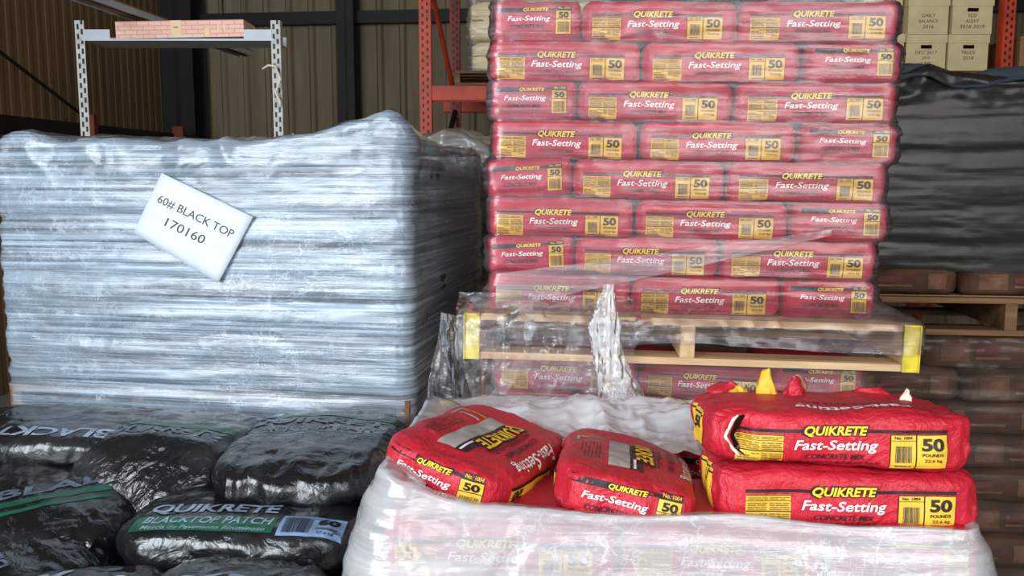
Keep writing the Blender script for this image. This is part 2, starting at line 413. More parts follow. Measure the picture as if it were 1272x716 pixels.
# ------------------------------------------------------------------ the room
BR = D(6); CX, CY = -3.18, 8.6
bx = Vector((math.cos(BR), -math.sin(BR), 0)); by = Vector((math.sin(BR), math.cos(BR), 0))
def ribbed(name, P0, dirv, nrm, length, z0, z1, pitch, depth, top, mat):
    xs, ds = [], []; x = 0
    while x < length:
        for a, d in ((0, 0), (pitch*0.10, depth), (pitch*top, depth), (pitch*(top+0.10), 0)): xs.append(x+a); ds.append(d)
        x += pitch
    V = []; F = []
    for a, d in zip(xs, ds):
        p = P0+dirv*a+nrm*d; V += [(p.x, p.y, z0), (p.x, p.y, z1)]
    for i in range(len(xs)-1): F.append((2*i, 2*i+2, 2*i+3, 2*i+1))
    n = len(V)                                                     # sheet back, so the wall has a body
    p = P0-nrm*0.05; q = P0+dirv*xs[-1]-nrm*0.05; V += [(p.x, p.y, z0), (q.x, q.y, z0), (q.x, q.y, z1), (p.x, p.y, z1)]; F.append((n, n+3, n+2, n+1))
    o = mesh_np(name, V, F, mat, smooth=False); return tag(o, kind='structure')
t = NT('tan_metal_siding'); n1 = t.noise((6,6,0.5), 1.0, 5, 0.6); M['siding'] = t.end(t.pr(t.mixc(t.ramp(n1, 0.3, 0.72), srgb(106,92,70), srgb(138,122,96)), 0.6, 0.3))
t = NT('brown_board_wall'); n1 = t.noise((9,9,0.35), 1.6, 5, 0.65); M['boards'] = t.end(t.pr(t.mixc(t.ramp(n1, 0.3, 0.72), srgb(108,86,60), srgb(138,112,80)), 0.7, 0.2))
t = NT('concrete_floor'); n1 = t.noise((1,1,1), 2.0, 6, 0.6); M['floor'] = t.end(t.pr(t.mixc(t.ramp(n1, 0.3, 0.7), srgb(120,112,100), srgb(150,140,126)), 0.75, 0.3))
K = Vector((CX, CY, 0))
ribbed('wall_back', K, bx, -by, 13.0, 0, 6.0, 0.215, 0.03, 0.25, M['siding'])
ribbed('wall_left', K-by*13, by, bx, 13.0, 0, 6.0, 0.11, 0.004, 0.45, M['boards'])
m = MB(); c = K+bx*13-by*6.5; m.box((c.x, c.y, 3), (0.1, 13, 6), Euler((0, 0, -BR))); tag(m.build('wall_right', M['siding']), kind='structure')
m = MB(); c = K+bx*6.5-by*5.5; m.box((c.x, c.y, -0.05), (15, 16, 0.1), Euler((0, 0, -BR))); tag(m.build('floor', M['floor']), kind='structure')
m = MB(); c = K+bx*6.5-by*5.5; m.box((c.x, c.y, 6.05), (14, 12.2, 0.1), Euler((0, 0, -BR))); tag(m.build('ceiling', M['siding']), kind='structure')
# dark steel frame of the wall: corner columns, middle column, girts
def ibeam(name, p, z0, z1, w, d):
    m = MB(); R = Euler((0, 0, -BR)); h = z1-z0
    m.box((p.x, p.y, z0+h/2), (w*0.16, d, h), R)
    for s in (-1, 1):
        q = p+by*s*(d/2-0.006); m.box((q.x, q.y, z0+h/2), (w, 0.012, h), R)
    return tag(m.build(name, M['dark']), kind='structure')
ibeam('trim_1', K+bx*0.18-by*0.22, 0.0, 5.99, 0.30, 0.30)
ibeam('trim_2', K+bx*1.72-by*0.16, 0.0, 5.99, 0.155, 0.22)
m = MB(); c = K+bx*6.4-by*0.10
m.box((c.x, c.y, 2.93), (12.6, 0.08, 0.11), Euler((0, 0, -BR))); tag(m.build('trim_3', M['dark']), kind='structure')

# ------------------------------------------------------------------ pallet
def make_pallet(label, w, d, h, mats, yellow=False, blocks=3):
    root = empty('wooden_pallet'); tag(root, label, 'pallet')
    wd, wy = mats; th = 0.019
    nb = 6
    for i in range(nb):
        m = MB(); m.box((0, 0.05+(d-0.10)*i/(nb-1), h-th/2), (w, 0.092, th)); m.build('deck_board', wd, root, 0.002)
    for i in range(3):
        m = MB(); m.box((0, 0.05+(d-0.10)*i/2, th/2), (w, 0.092, th)); m.build('bottom_board', wd, root, 0.002)
    for i in range(blocks):
        m = MB(); x = -w/2+0.02+(w-0.04)*i/(blocks-1); m.box((x, d/2, h/2), (0.038, d-0.006, h-2*th)); m.build('stringer', wy, root, 0.002)
    if yellow:
        for s in (-1, 1):
            m = MB(); m.box((s*(w/2-0.019), -0.0015, h/2), (0.040, 0.003, h)); m.box((s*(w/2+0.0012), 0.10, h/2), (0.0024, 0.22, h)); m.build('paint_mark', M['woodyel'], root, 0.0008)
    return root

# ------------------------------------------------------------------ wrapped tall stack of concrete bags
SO = Vector((0.458, 2.33, 1.095)); SA, SB = D(-4), D(1.0)
STK = Matrix.Translation(SO) @ Matrix.Rotation(SA, 4, 'Z') @ Matrix.Rotation(SB, 4, 'Y')
ROWS = [('le', [(-.523,-.142,'L'),(-.138,.25,'L'),(.256,.498,'E')], 0.0), (0, [(-.531,-.294,'E'),(-.290,.085,'L'),(.091,.492,'L')], 1), (0, [(-.526,-.142,'L'),(-.133,.26,'L'),(.269,.518,'E')], 2),
        (0, [(-.536,-.306,'E'),(-.302,.09,'L'),(.098,.505,'L')], 3), (0, [(-.52,-.137,'L'),(-.128,.269,'L'),(.277,.528,'E')], 4), (0, [(-.531,-.299,'E'),(-.294,.101,'L'),(.111,.517,'L')], 5),
        (0, [(-.53,-.136,'L'),(-.13,.268,'L'),(.28,.521,'E')], 6), (0, [(-.527,-.294,'E'),(-.29,.105,'L'),(.109,.51,'L')], 7)]
PITCH = 0.1017
ORD = ['eighth (bottom)', 'seventh', 'sixth', 'fifth', 'fourth', 'third', 'second', 'topmost visible']
rng = random.Random(7); cnt = [0]
def put_bag(frame, x0, x1, kind, z, y=0.0, tilt=0.0, label=None, group=None, yaw=0.0, zs=1.0):
    xc = (x0+x1)/2; w = x1-x0; k = cnt[0]; cnt[0] += 1
    if kind == 'L':
        o = take(LONG, k); sc = w/BL; loc = Vector((xc, y+BW/2, z)); rz = yaw; S = (sc, 1, zs)
    else:
        o = take(ENDS, k); sc = w/BW; loc = Vector((xc, y+BL/2, z)); rz = -math.pi/2+yaw; S = (1, sc, zs)
    o.matrix_world = frame @ Matrix.Translation(loc) @ Matrix.Rotation(tilt, 4, 'Y') @ Matrix.Rotation(rz, 4, 'Z') @ Matrix.Diagonal((*S, 1))
    tag(o, label, 'bag of concrete mix', group); return o
for ri, (_, cells, _) in enumerate(ROWS):
    names = ['left', 'middle', 'right']
    for ci, (x0, x1, kd) in enumerate(cells):
        f = 'narrow end out' if kd == 'E' else 'long side out'
        put_bag(STK, x0, x1, kd, PITCH*(ri+0.5)+rng.uniform(-.001, .001), rng.uniform(0, .006), D(rng.uniform(-.5, .5)) + (D(-2.2) if (ri in (3, 1) and ci == 0) else 0),
                f'red bag {f}, {names[ci]} of the {ORD[ri]} row in the tall wrapped stack', 'red bags of the tall wrapped stack', D(rng.uniform(-.8, .8)))
# bags of the wrapped pile that carries the stack's pallet
PZ = -0.1225
LROWS = [[(-.507,-.111,'L'),(-.107,.244,'L'),(.25,.49,'E')], [(-.506,-.286,'E'),(-.28,.117,'L'),(.127,.506,'L')], [(-.507,-.111,'L'),(-.107,.28,'L'),(.285,.505,'E')]]
LT = [[D(0.4), D(2.2), D(.5)], [0, D(1.8), D(1)], [0, D(1), D(1)]]
LZ = [[0, -.012, -.002], [0, -.010, -.006], [0, -.006, -.004]]
LORD = ['first row under the raised pallet', 'second row under the raised pallet', 'third row under the raised pallet']
for ri, cells in enumerate(LROWS):
    for ci, (x0, x1, kd) in enumerate(cells):
        put_bag(STK, x0, x1, kd, PZ-0.001-PITCH*(ri+0.5)+LZ[ri][ci], 0.03, LT[ri][ci], f'red bag, {["left","middle","right"][ci]} of the {LORD[ri]}', 'red bags under the raised pallet')
p = make_pallet('pale wooden pallet with yellow painted ends under the tall red stack', 1.165, 1.02, 0.1225, (M['wood'], M['woody']), True)
p.matrix_world = STK @ Matrix.Translation((0.004, -0.065, PZ))

# ------------------------------------------------------------------ films
def rrect(x0, x1, y0, y1, r, step):
    """closed path, counter clockwise from the front-left corner; returns points, outward normals, front coordinate"""
    pts = []; nr = []
    def seg(a, b, n):
        L = math.hypot(b[0]-a[0], b[1]-a[1]); k = max(2, int(L/step))
        for i in range(k): t = i/k; pts.append((a[0]+(b[0]-a[0])*t, a[1]+(b[1]-a[1])*t)); nr.append(n)
    def arc(c, a0):
        k = 6
        for i in range(k): a = a0+math.pi/2*i/k; pts.append((c[0]+r*math.cos(a), c[1]+r*math.sin(a))); nr.append((math.cos(a), math.sin(a)))
    seg((x0+r, y0), (x1-r, y0), (0, -1)); arc((x1-r, y0+r), -math.pi/2); seg((x1, y0+r), (x1, y1-r), (1, 0)); arc((x1-r, y1-r), 0)
    seg((x1-r, y1), (x0+r, y1), (0, 1)); arc((x0+r, y1-r), math.pi/2); seg((x0, y1-r), (x0, y0+r), (-1, 0)); arc((x0+r, y0+r), math.pi)
    return np.array(pts), np.array(nr)
def smooth(a, b, x): t = np.clip((x-a)/(b-a), 0, 1); return t*t*(3-2*t)

M['film_red'] = film('clear_stretch_film', 0.020, 0.22, gl=1.0, tint=(0.74,0.71,0.78,1), crease=0.15, dirv=(1.6,1.6,75), patch=0.75, pscale=1.5, bump=0.25, grough=0.16)
M['film_red2'] = film('dusty_stretch_film', 0.10, 0.30, gl=0.7, dirv=(1.6,1.6,60), patch=0.5, pscale=1.8, bump=0.25, tint=(0.72,0.70,0.74,1))
def stack_film(name, label, rows, zmin, ztop, pitch, zoff, mat, flare, yfront=-0.012, depth=0.98):
    nz = int((ztop-zmin)/0.006); Zs = np.linspace(zmin, ztop, nz); P0 = None; out = []
    pts, nr = rrect(-0.5, 0.5, 0.0, depth, 0.035, 0.009)
    for z in Zs:
        r = min(max((z-zoff)/pitch, 0), len(rows)-1e-4); i = int(r); tt = r-i
        xl, xr = rows[i][0][0], rows[i][-1][1]
        bulge = (1-abs(2*tt-1)**4)**0.5
        if tt < 0.12 and i > 0: w = 0.5-tt/0.24; xl = xl*(1-w)+rows[i-1][0][0]*w; xr = xr*(1-w)+rows[i-1][-1][1]*w
        if tt > 0.88 and i < len(rows)-1: w = 0.5-(1-tt)/0.24; xl = xl*(1-w)+rows[i+1][0][0]*w; xr = xr*(1-w)+rows[i+1][-1][1]*w
        o = 0.006-0.013*(1-bulge); fo = 0.004*bulge-0.004
        x0, x1, y0, y1 = xl-o, xr+o, yfront-fo, depth
        if flare:
            w = float(1-smooth(-0.02, 0.065, z)); x0 = x0*(1-w)+(-0.598)*w; x1 = x1*(1-w)+0.604*w; y0 = y0*(1-w)-0.078*w; y1 = y1*(1-w)+0.972*w
        q = pts.copy(); q[:, 0] = np.interp(pts[:, 0], [-0.5, 0.5], [x0, x1]); q[:, 1] = np.interp(pts[:, 1], [0, depth], [y0, y1])
        out.append(np.column_stack([q, np.full(len(q), z)]))
    P = np.array(out); N = gnormal(P, True)
    side = np.abs(np.concatenate([nr[:, 0]]))[None, :]
    d = 0.0022*fbm(P*np.array([3, 3, 40]), 3, 3)+0.0015*ridge(P*np.array([14, 14, 30]), 5, 2)+side*0.004*ridge(P*np.array([6, 10, 55]), 8, 2)
    if flare:
        w = (1-smooth(-0.03, 0.09, P[..., 2])); d = d+0.006*w*ridge(P*np.array([16, 16, 8]), 12, 3)
        # ragged lower hem over the pallet mouth
        low = (P[..., 2] < -0.01)
        hem = 0.045*vn(P*np.array([5, 5, 0])+3, 44)+0.022*smooth(0.05, -0.3, P[..., 0])
        P[..., 2] = np.where(low, P[..., 2]*(1+np.clip(hem, -.03, .05)*8), P[..., 2])
    P = P+N*d[..., None]
    o = sheet(name, P, mat, True); o.matrix_world = STK
    return tag(o, label, 'stretch film')
stack_film('stretch_film', 'clear stretch film wound round the tall stack of red bags', [r[1] for r in ROWS], -0.062, 0.84, PITCH, 0.0, M['film_red'], True)
stack_film('stretch_film', 'dusty stretch film round the red bags below the raised pallet', LROWS[::-1], PZ-0.32, PZ-0.004, PITCH, PZ-3*PITCH, M['film_red2'], False, 0.012)

# torn film hanging over the pallet front
M['film_torn'] = film('crumpled_clear_film', 0.02, 0.40, gl=0.9, dirv=(12,12,9), patch=0.6, pscale=6, bump=0.6, grough=0.14, shift=0.04)
M['film_white'] = film('milky_plastic', 0.66, 0.24, gl=0.5, crease=0.2, csc=6, dirv=(6,6,6), patch=0.3, pscale=4, bump=0.5, tint=(0.78,0.79,0.82,1))
def torn(name, label, nu, nv, fn, amp, freq, seed, mat, frame=None):
    Uu, Vv = np.meshgrid(np.linspace(0, 1, nu), np.linspace(0, 1, nv)); P = fn(Uu, Vv); N = gnormal(P, False)
    d = amp*ridge(P*freq, seed, 4)+amp*0.6*fbm(P*freq*0.5, seed+4, 3); P = P+N*d[..., None]
    o = sheet(name, P, mat)
    if frame is not None: o.matrix_world = frame
    return tag(o, label, 'plastic film')
def f1(u, v):      # apron over the left half of the pallet, hem hanging to points
    x = -0.60+0.50*u+0.05*smooth(0.6, 1, u)*vn(np.stack([v*4, v*0, v*0], -1), 9); hem = -0.16-0.07*np.abs(np.sin(u*9.0))-0.05*vn(np.stack([u*6, u*0, u*0], -1), 3)
    z = 0.05+(hem-0.05)*v; y = -0.024-0.070*smooth(0.0, 0.30, v)+0.0*u
    return np.stack([x, y, z], -1)
torn('torn_film', 'torn clear film draped over the left half of the raised pallet', 90, 70, f1, 0.006, np.array([18, 18, 9]), 3, M['film_torn'], STK)
def f2(u, v):      # bunched tail hanging from the pallet
    a = u*2*np.pi*0.93; z = 0.09-0.40*v; c = -0.205+0.075*smooth(0.25, 1.0, v)-0.02*v
    r = 0.020+0.024*smooth(0.0,.3,v)+0.030*smooth(0.45, 0.85, v)*(1-0.7*smooth(0.85, 1, v))
    return np.stack([c+r*1.0*np.cos(a), -0.112-0.025*smooth(0.3, 0.8, v)+r*0.6*np.sin(a), z], -1)
torn('torn_film', 'bunched tail of torn film hanging in front of the raised pallet', 70, 110, f2, 0.0055, np.array([34, 34, 7]), 31, film('bunched_film', 0.10, 0.60, gl=0.9, dirv=(30,30,7), patch=0.3, pscale=6, bump=0.5, grough=0.14), STK)
def f3(u, v):      # narrow curtain at the left end of the pallet
    x = -0.655+0.15*u-(0.045*v)*(1-u*2); z = -0.01-0.30*v; y = -0.07+0.13*np.abs(u-0.5)+0.02*v
    return np.stack([x, y, z], -1)
torn('torn_film', 'narrow film curtain hanging from the left corner of the raised pallet', 50, 90, f3, 0.006, np.array([22, 22, 4]), 51, M['film_torn'], STK)
def f4(u, v):      # loose band crossing the lower rows
    x = -0.50+0.86*u; zc = 0.055+0.175*u; z = zc+(v-0.5)*(0.10-0.085*u); y = -0.030-0.012*np.sin(np.pi*u)-0.02*(1-u)*v
    return np.stack([x, y, z], -1)
torn('torn_film', 'slack band of film slanting across the lowest red rows', 120, 24, f4, 0.004, 11, 61, film('band_film', 0.07, 0.30, gl=0.9, dirv=(3,3,60), bump=0.4), STK)

# ------------------------------------------------------------------ black patch bags
KL, KW, KH = 0.50, 0.345, 0.105
def bt(tx, u0, v0, u1, v1, m, ly=1, bo=0.02, sh=0.0): return ('t', tx, u0, v0, u1, v1, m, ly, bo, sh)
def br(u0, v0, u1, v1, m, ly=0): return ('r', u0, v0, u1, v1, m, ly)
def black_label():
    r = random.Random(9)
    it = [br(-.215, -.018, .085, .036, 'bgreen'), bt('QUIKRETE', -.205, .044, .075, .086, 'bgrey', 1, .03), bt('BLACKTOP PATCH', -.195, .006, .078, .030, 'bgrey', 1.5, .02, .15), bt('Mezcla de Pavimento Bituminoso', -.19, -.014, .07, -.002, 'bgrey', 1.5, 0.005, .15),
          br(.095, -.024, .225, .040, 'bpanel'), bt('60', .172, .010, .215, .034, 'bink', 2, .05), bt('POUNDS', .172, -.004, .214, .004, 'bink', 2, .01), bt('27.2 kg', .176, -.018, .210, -.010, 'bink', 2, .01)]
    it += bars(.105, -.016, .160, .030, 'bink', 2, r); return it
def top_label_black():
    r = random.Random(12)
    it = [br(-.20, .085, .20, .105, 'bgreen'), bt('QUIKRETE', -.205, .020, .205, .075, 'bfade', 1, .03), bt('BLACKTOP PATCH', -.19, -.030, .19, .005, 'bfade', 1, .02), br(-.21, -.045, .21, -.041, 'bfade')]
    it += lines(-.20, -.12, -.02, -.055, 7, 'bfade', 1, r, 0.35)+lines(.02, -.12, .20, -.055, 7, 'bfade', 1, r, 0.35); return it

# wrapped pile of black bags (left)
LO = Vector((-0.287, 2.375, 0.0)); LA = D(-9.4)
LF = Matrix.Translation(LO) @ Matrix.Rotation(LA, 4, 'Z')          # local x runs from -1.22 (left) to 0, y back
Qk, Fk = bag_shape(0.47, 0.285, 0.086, 71, 5, 4, 0.004, 0.006, 0.014)
kroot, kb = make_bag('blacktop_bag', Qk, Fk, M['blackbag'])
first = [kroot]
def put_black(M4, label, group):
    o = first.pop() if first else copy_tree(kroot)
    o.matrix_world = M4; tag(o, label, 'bag of blacktop patch', group); return o
pr_ = 0.083; PB = 0.850
for ri in range(8):
    cells = [(-1.20, -.735, 'L'), (-.73, -.265, 'L'), (-.26, .015, 'E')] if ri % 2 else [(-1.20, -.925, 'E'), (-.92, -.455, 'L'), (-.45, .015, 'L')]
    for ci, (x0, x1, kd) in enumerate(cells):
        xc = (x0+x1)/2-0.01+rng.uniform(-.006, .006)
        Mx = LF @ Matrix.Translation((xc, (0.1425 if kd == 'L' else 0.235)+0.014+rng.uniform(0, .01), PB+pr_*(ri+.5)))
        if kd == 'E': Mx = Mx @ Matrix.Rotation(-math.pi/2, 4, 'Z')
        put_black(Mx, f'black bag, {["left","middle","right"][ci]} of {["bottom","second","third","fourth","fifth","sixth","seventh","top"][ri]} layer in the wrapped black pile', 'black bags in the wrapped pile')
p = make_pallet('wooden pallet half hidden by film under the wrapped black pile', 1.23, 1.02, 0.12, (M['woodd'], M['woodd']), False, 4)
p.matrix_world = LF @ Matrix.Translation((-0.61, 0.0, PB-0.1215))
t_ = film('sky_tinted_stretch_film', 0.14, 0.80, tint=(0.60,0.74,0.90,1), gl=1.0, crease=0.35, dirv=(1.0,1.0,60), patch=0.45, pscale=2.0, bump=0.45, rough=0.3, grough=0.16)  # blue tint stands in for sky reflected off the film
M['film_black'] = t_
def wrapped(name, label, frame, x0, x1, depth, zb, zt, mat, topf, seed=1, step=0.011, rad=0.05, amp=0.004, bow=0.0, rowp=0.083, cap=8, hem=None, rowamp=0.003):
    pts, nr = rrect(x0, x1, 0, depth, rad, step); nz = int((zt-zb)/0.008); rows = []
    for i in range(nz):
        v = i/(nz-1); z = np.full(len(pts), zb+(zt-zb)*v)
        tp = topf(pts[:, 0], pts[:, 1]); z = z+tp*smooth(0.72, 1.0, np.full(len(pts), v))
        if hem is not None: z = z+hem(pts[:, 0], pts[:, 1])*(1-smooth(0, 0.2, np.full(len(pts), v)))
        rowb = rowamp*np.abs(np.sin(np.pi*(z-zb)/rowp))+bow*math.sin(math.pi*v)
        q = pts+nr*rowb[:, None]; rows.append(np.column_stack([q, z]))
    c = np.array([(x0+x1)/2, depth/2])
    for k in range(1, cap+1):
        s = 1-(k/cap)**1.2*0.98; q = c+(rows[nz-1][:, :2]-c)*s; z = zt+topf(q[:, 0], q[:, 1])+0.012*math.sin(min(1, k/2)*math.pi/2); rows.append(np.column_stack([q, z]))
    P = np.array(rows); N = gnormal(P, True); N[nz:] = (0, 0, 1)
    d = amp*fbm(P*np.array([2.2, 2.2, 26]), seed, 4)+amp*0.7*ridge(P*np.array([3, 3, 34])+fbm(P*4, 3, 2)[..., None]*0.6, seed+3, 2)
    corner = np.abs(nr[:, 0]*nr[:, 1])[None, :]*2
    d = d+corner*0.006*ridge(P*np.array([12, 12, 24]), seed+6, 3)
    top = smooth(0.8, 1.0, np.linspace(0, len(rows)/nz, len(rows)))[:, None]
    d = d+top*0.010*ridge(P*np.array([7, 7, 9]), seed+8, 4)
    P = P+N*d[..., None]
    o = sheet(name, P, mat, True, cap=True)
    if frame is not None: o.matrix_world = frame
    return tag(o, label, 'stretch film')
def tl(x, y):
    r = np.clip((x+0.62)/0.58, 0, 1); fall = np.exp(-(np.maximum(0, y-0.04)/0.22)**2)*(1-0.75*smooth(-0.03, 0.012, x))
    peak = 0.075*r**1.25*fall
    return peak+0.012*np.sin(x*5)+0.030*np.exp(-((x+1.13)/0.06)**2-(y/0.1)**2)
wrapped('stretch_film', 'streaky stretch film, reflected sky blue in its tint, round the big black pile', LF, -1.235, 0.012, 1.0, 0.772, 1.545, M['film_black'], tl, 2, amp=0.0028, hem=lambda x, y: 0.02*smooth(-0.6, -1.2, x))
# paper note under the film
def f5(u, v):
    c = [(213,210),(318,268),(272,345),(173,283)]
    return None
m = MB()
Nq = [(-0.690, 1.472), (-0.425, 1.352), (-0.535, 1.168), (-0.785, 1.305)]   # local x, z of the sheet corners
note = empty('paper_note')
Pq = []
for j in range(9):
    for i in range(13):
        a, b = i/12, j/8
        x = (1-b)*((1-a)*Nq[0][0]+a*Nq[1][0])+b*((1-a)*Nq[3][0]+a*Nq[2][0]); z = (1-b)*((1-a)*Nq[0][1]+a*Nq[1][1])+b*((1-a)*Nq[3][1]+a*Nq[2][1])
        Pq.append((x, -0.0145-0.001*math.sin(a*3+b*4), z))
Fq = grid_faces(9, 13, False); po = mesh_np('paper_sheet', Pq, Fq, M['sheet'], note)
sd_ = po.modifiers.new('thickness', 'SOLIDIFY'); sd_.thickness = 0.0006
bq = BVHTree.FromPolygons([Vector(q) for q in Pq], [list(f) for f in Fq])
uq = Vector((Nq[1][0]-Nq[0][0], 0, Nq[1][1]-Nq[0][1])).normalized(); vq = Vector((uq.z*-1, 0, uq.x)); cq = Vector((sum(a for a, _ in Nq)/4, -0.0145, sum(b for _, b in Nq)/4))
label_mesh('handwriting', [bt('60# BLACK TOP', -.118, .018, .122, .044, 'pen', 0, 0.0, .1), bt('170160', -.075, -.032, .050, -.006, 'pen', 0, 0.0, .1)], bq, cq, uq, vq, (0, -1, 0), note, 0.0016)
note.matrix_world = LF; tag(note, 'white paper note reading 60# BLACK TOP on the wrapped black pile', 'paper note')

# pile that carries the black pallet: its uppermost layer of bags, below the loose bags
for ci in range(3):
    for cj in range(2):
        Mx = LF @ Matrix.Translation((-1.0+0.40*ci, 0.27+0.5*cj, PB-0.1215-0.045)) @ Matrix.Rotation(math.pi/2, 4, 'Z') @ Matrix.Diagonal((1.05, 1.3, 1, 1))
        put_black(Mx, 'black bag lying flat in the shadow under the black pile\'s pallet', 'black bags under the wrapped pile\'s pallet')

wrapped('stretch_film', 'stretch film round the lower pile that carries the black pallet', LF, -1.225, 0.0, 1.0, 0.10, 0.672, M['film_black'], lambda x, y: 0*x, 11, amp=0.003)
p = make_pallet('floor pallet at the very bottom of the black piles', 1.23, 1.02, 0.12, (M['woodd'], M['woodd'])); p.matrix_world = LF @ Matrix.Translation((-0.61, 0.0, 0.0))
for k in range(6):
    for cx, cy in ((-1.30, 1.98), (-0.86, 1.96), (-0.46, 2.02), (-0.90, 1.60), (-0.50, 1.55)):
        put_black(Matrix.Translation((cx, cy, 0.05+0.084*k)) @ Matrix.Rotation(D(90+rng.uniform(-6, 6)), 4, 'Z') @ Matrix.Diagonal((0.9, 1.2, 0.98, 1)), 'black bag buried in the heap under the loose black bags', 'black bags buried under the loose ones')
# loose black bags in front
def loose_black(seed, post=None, L=KL, Wd=KW, H=KH, endw=0.012, wr=0.005, ef=30, puff=0.10):
    Q, F = bag_shape(L, Wd, H, seed, 4.2, 3.2, wr, endw, 0.0065, puff, post, ef); return make_bag('blacktop_bag', Q, F, M['blackbag'])
def place(o, loc, rz, rx=0, ry=0):
    o.matrix_world = Matrix.Translation(loc) @ Matrix.Rotation(D(rz), 4, 'Z') @ Matrix.Rotation(D(rx), 4, 'X') @ Matrix.Rotation(D(ry), 4, 'Y')
BG = 'loose black bags in front of the wrapped pile'
CATB = 'bag of blacktop patch'
# 1 flat bag at the right, lengthwise into the depth
r1, b1 = loose_black(101, lambda Q: Q*np.array([1, 1.14, 0.95])+np.stack([Q[:, 0]*0, Q[:, 0]*0, -0.35*np.maximum(0, Q[:, 0]-0.10)**1.0*0.3], 1))
label_mesh('printed_label', top_label_black(), b1, (-.02, 0, 0), (0, 1, 0), (-1, 0, 0), (0, 0, 1), r1, 0.0012)
place(r1, (-0.475, 2.10, 0.795), -93, 0, 0); tag(r1, 'black bag lying flat nearest the red bags, wrinkled glossy end towards the camera', CATB, BG)
# 2 slumped bag in the middle, front end drooping
def droop(Q):
    Q = Q.copy(); t = np.maximum(0, Q[:, 0]-0.02); Q[:, 2] -= 1.65*t**1.35; Q[:, 0] -= 0.30*t**1.2; Q[:, 2] *= 1.0; return Q
r2, b2 = loose_black(202, droop, 0.58, 0.38, 0.125, 0.012, 0.006)
label_mesh('printed_label', [br(-.17, .03, .17, .06, 'bgreen'), bt('QUIKRETE', -.16, -.04, .16, .02, 'bfade', 1, .03)], b2, (-.03, 0, 0), (0, 1, 0), (-1, 0, 0), (0, 0, 1), r2, 0.0012)
place(r2, (-0.865, 2.10, 0.772), -104, 0, 0); tag(r2, 'slumped black bag with creased shiny front end, between two flat black bags', CATB, BG)
# 3 flat bag at far left with its print upside down on the front
r3, b3 = loose_black(303, None, 0.56, 0.36, 0.085)
label_mesh('printed_label', [bt('BLACKTOP', -.25, -.020, .16, .020, 'bgrey', 1, .03)], b3, (-.02, -.10, 0.02), (-1, 0, 0), (0, -0.55, -0.83), (0, -0.75, 0.66), r3, 0.0012)
place(r3, (-1.21, 2.265, 0.792), -4, 0, 0); tag(r3, 'black bag lying flat at the left edge with upside down print on its front', CATB, BG)
# 4 bag below it with green stripe
r4, b4 = loose_black(404, None, 0.46, 0.34, 0.11)
label_mesh('printed_label', [br(-.12, .030, .12, .058, 'bgreen'), br(-.12, -.002, .12, .012, 'bgreen'), bt('BLAD', -.13, .072, .13, .112, 'bfade', 1, .03)], b4, (.06, 0, 0), (0, 1, 0.25), (-1, 0, 0), (0.5, 0, 0.8), r4, 0.0012)
place(r4, (-1.06, 2.00, 0.69), -70, 0, 10); tag(r4, 'black bag with green stripes tucked below the flat bag at the left', CATB, BG)
# 5 bag lower left
r5, b5 = loose_black(505, None, 0.50, 0.36, 0.12)
label_mesh('printed_label', [bt('QUIK', -.15, .03, .15, .10, 'bfade', 1, .03), bt('BLACKTOP P', -.16, -.03, .16, .01, 'bfade', 1, .02), br(-.16, .112, .16, .135, 'bgreen')], b5, (0, 0, 0), (-.94, .34, 0), (-.34, -.94, 0), (0, 0, 1), r5, 0.0012)
place(r5, (-1.14, 1.78, 0.640), -25, 0, 4); tag(r5, 'black bag at the lower left edge with large upside down lettering', CATB, BG)
# 6 labelled bag in front
r6, b6 = loose_black(606, None, 0.50, 0.34, 0.105, 0.008, 0.004)
label_mesh('printed_label', [(i[0],)+tuple(i[1:]) for i in black_label()], b6, (0.005, -0.105, 0.03), (1, 0, 0), (0, .80, .60), (0, -0.6, 0.8), r6, 0.0012)
place(r6, (-0.570, 1.86, 0.698), -3, 0, 0); tag(r6, 'black bag with green BLACKTOP PATCH band and 60 pound panel facing the camera', CATB, BG)
# 7 bag at the bottom edge
r7, b7 = loose_black(707, None, 0.46, 0.34, 0.11)
label_mesh('printed_label', [br(-.16, .02, .16, .05, 'bgreen'), bt('QUIKRETE', -.18, -.05, .18, .01, 'bgrey', 1, .03), br(-.18, .06, .18, .10, 'bpanel'), bt('LEM', -.15, .065, .0, .095, 'bink', 2, .02)], b7, (0, 0, 0), (0, 1, 0), (-1, 0, 0), (0, 0, 1), r7, 0.0012)
place(r7, (-0.52, 1.44, 0.672), -94, 0, 0); tag(r7, 'black bag cut off by the bottom edge, below the green labelled bag', CATB, BG)
# 8 bag at bottom left
r8, b8 = loose_black(808, None, 0.48, 0.34, 0.11)
label_mesh('printed_label', [bt('QUIK', -.17, .03, .10, .09, 'bgrey', 1, .03), bt('BLACKTOP', -.17, -.03, .17, .01, 'bgrey', 1, .02)], b8, (0, 0, 0), (.94, .34, 0), (-.34, .94, 0), (0, 0, 1), r8, 0.0012)
place(r8, (-0.88, 1.53, 0.635), 14, 0, 0); tag(r8, 'black bag at the bottom edge, left of the cut off bag with white letters', CATB, BG)
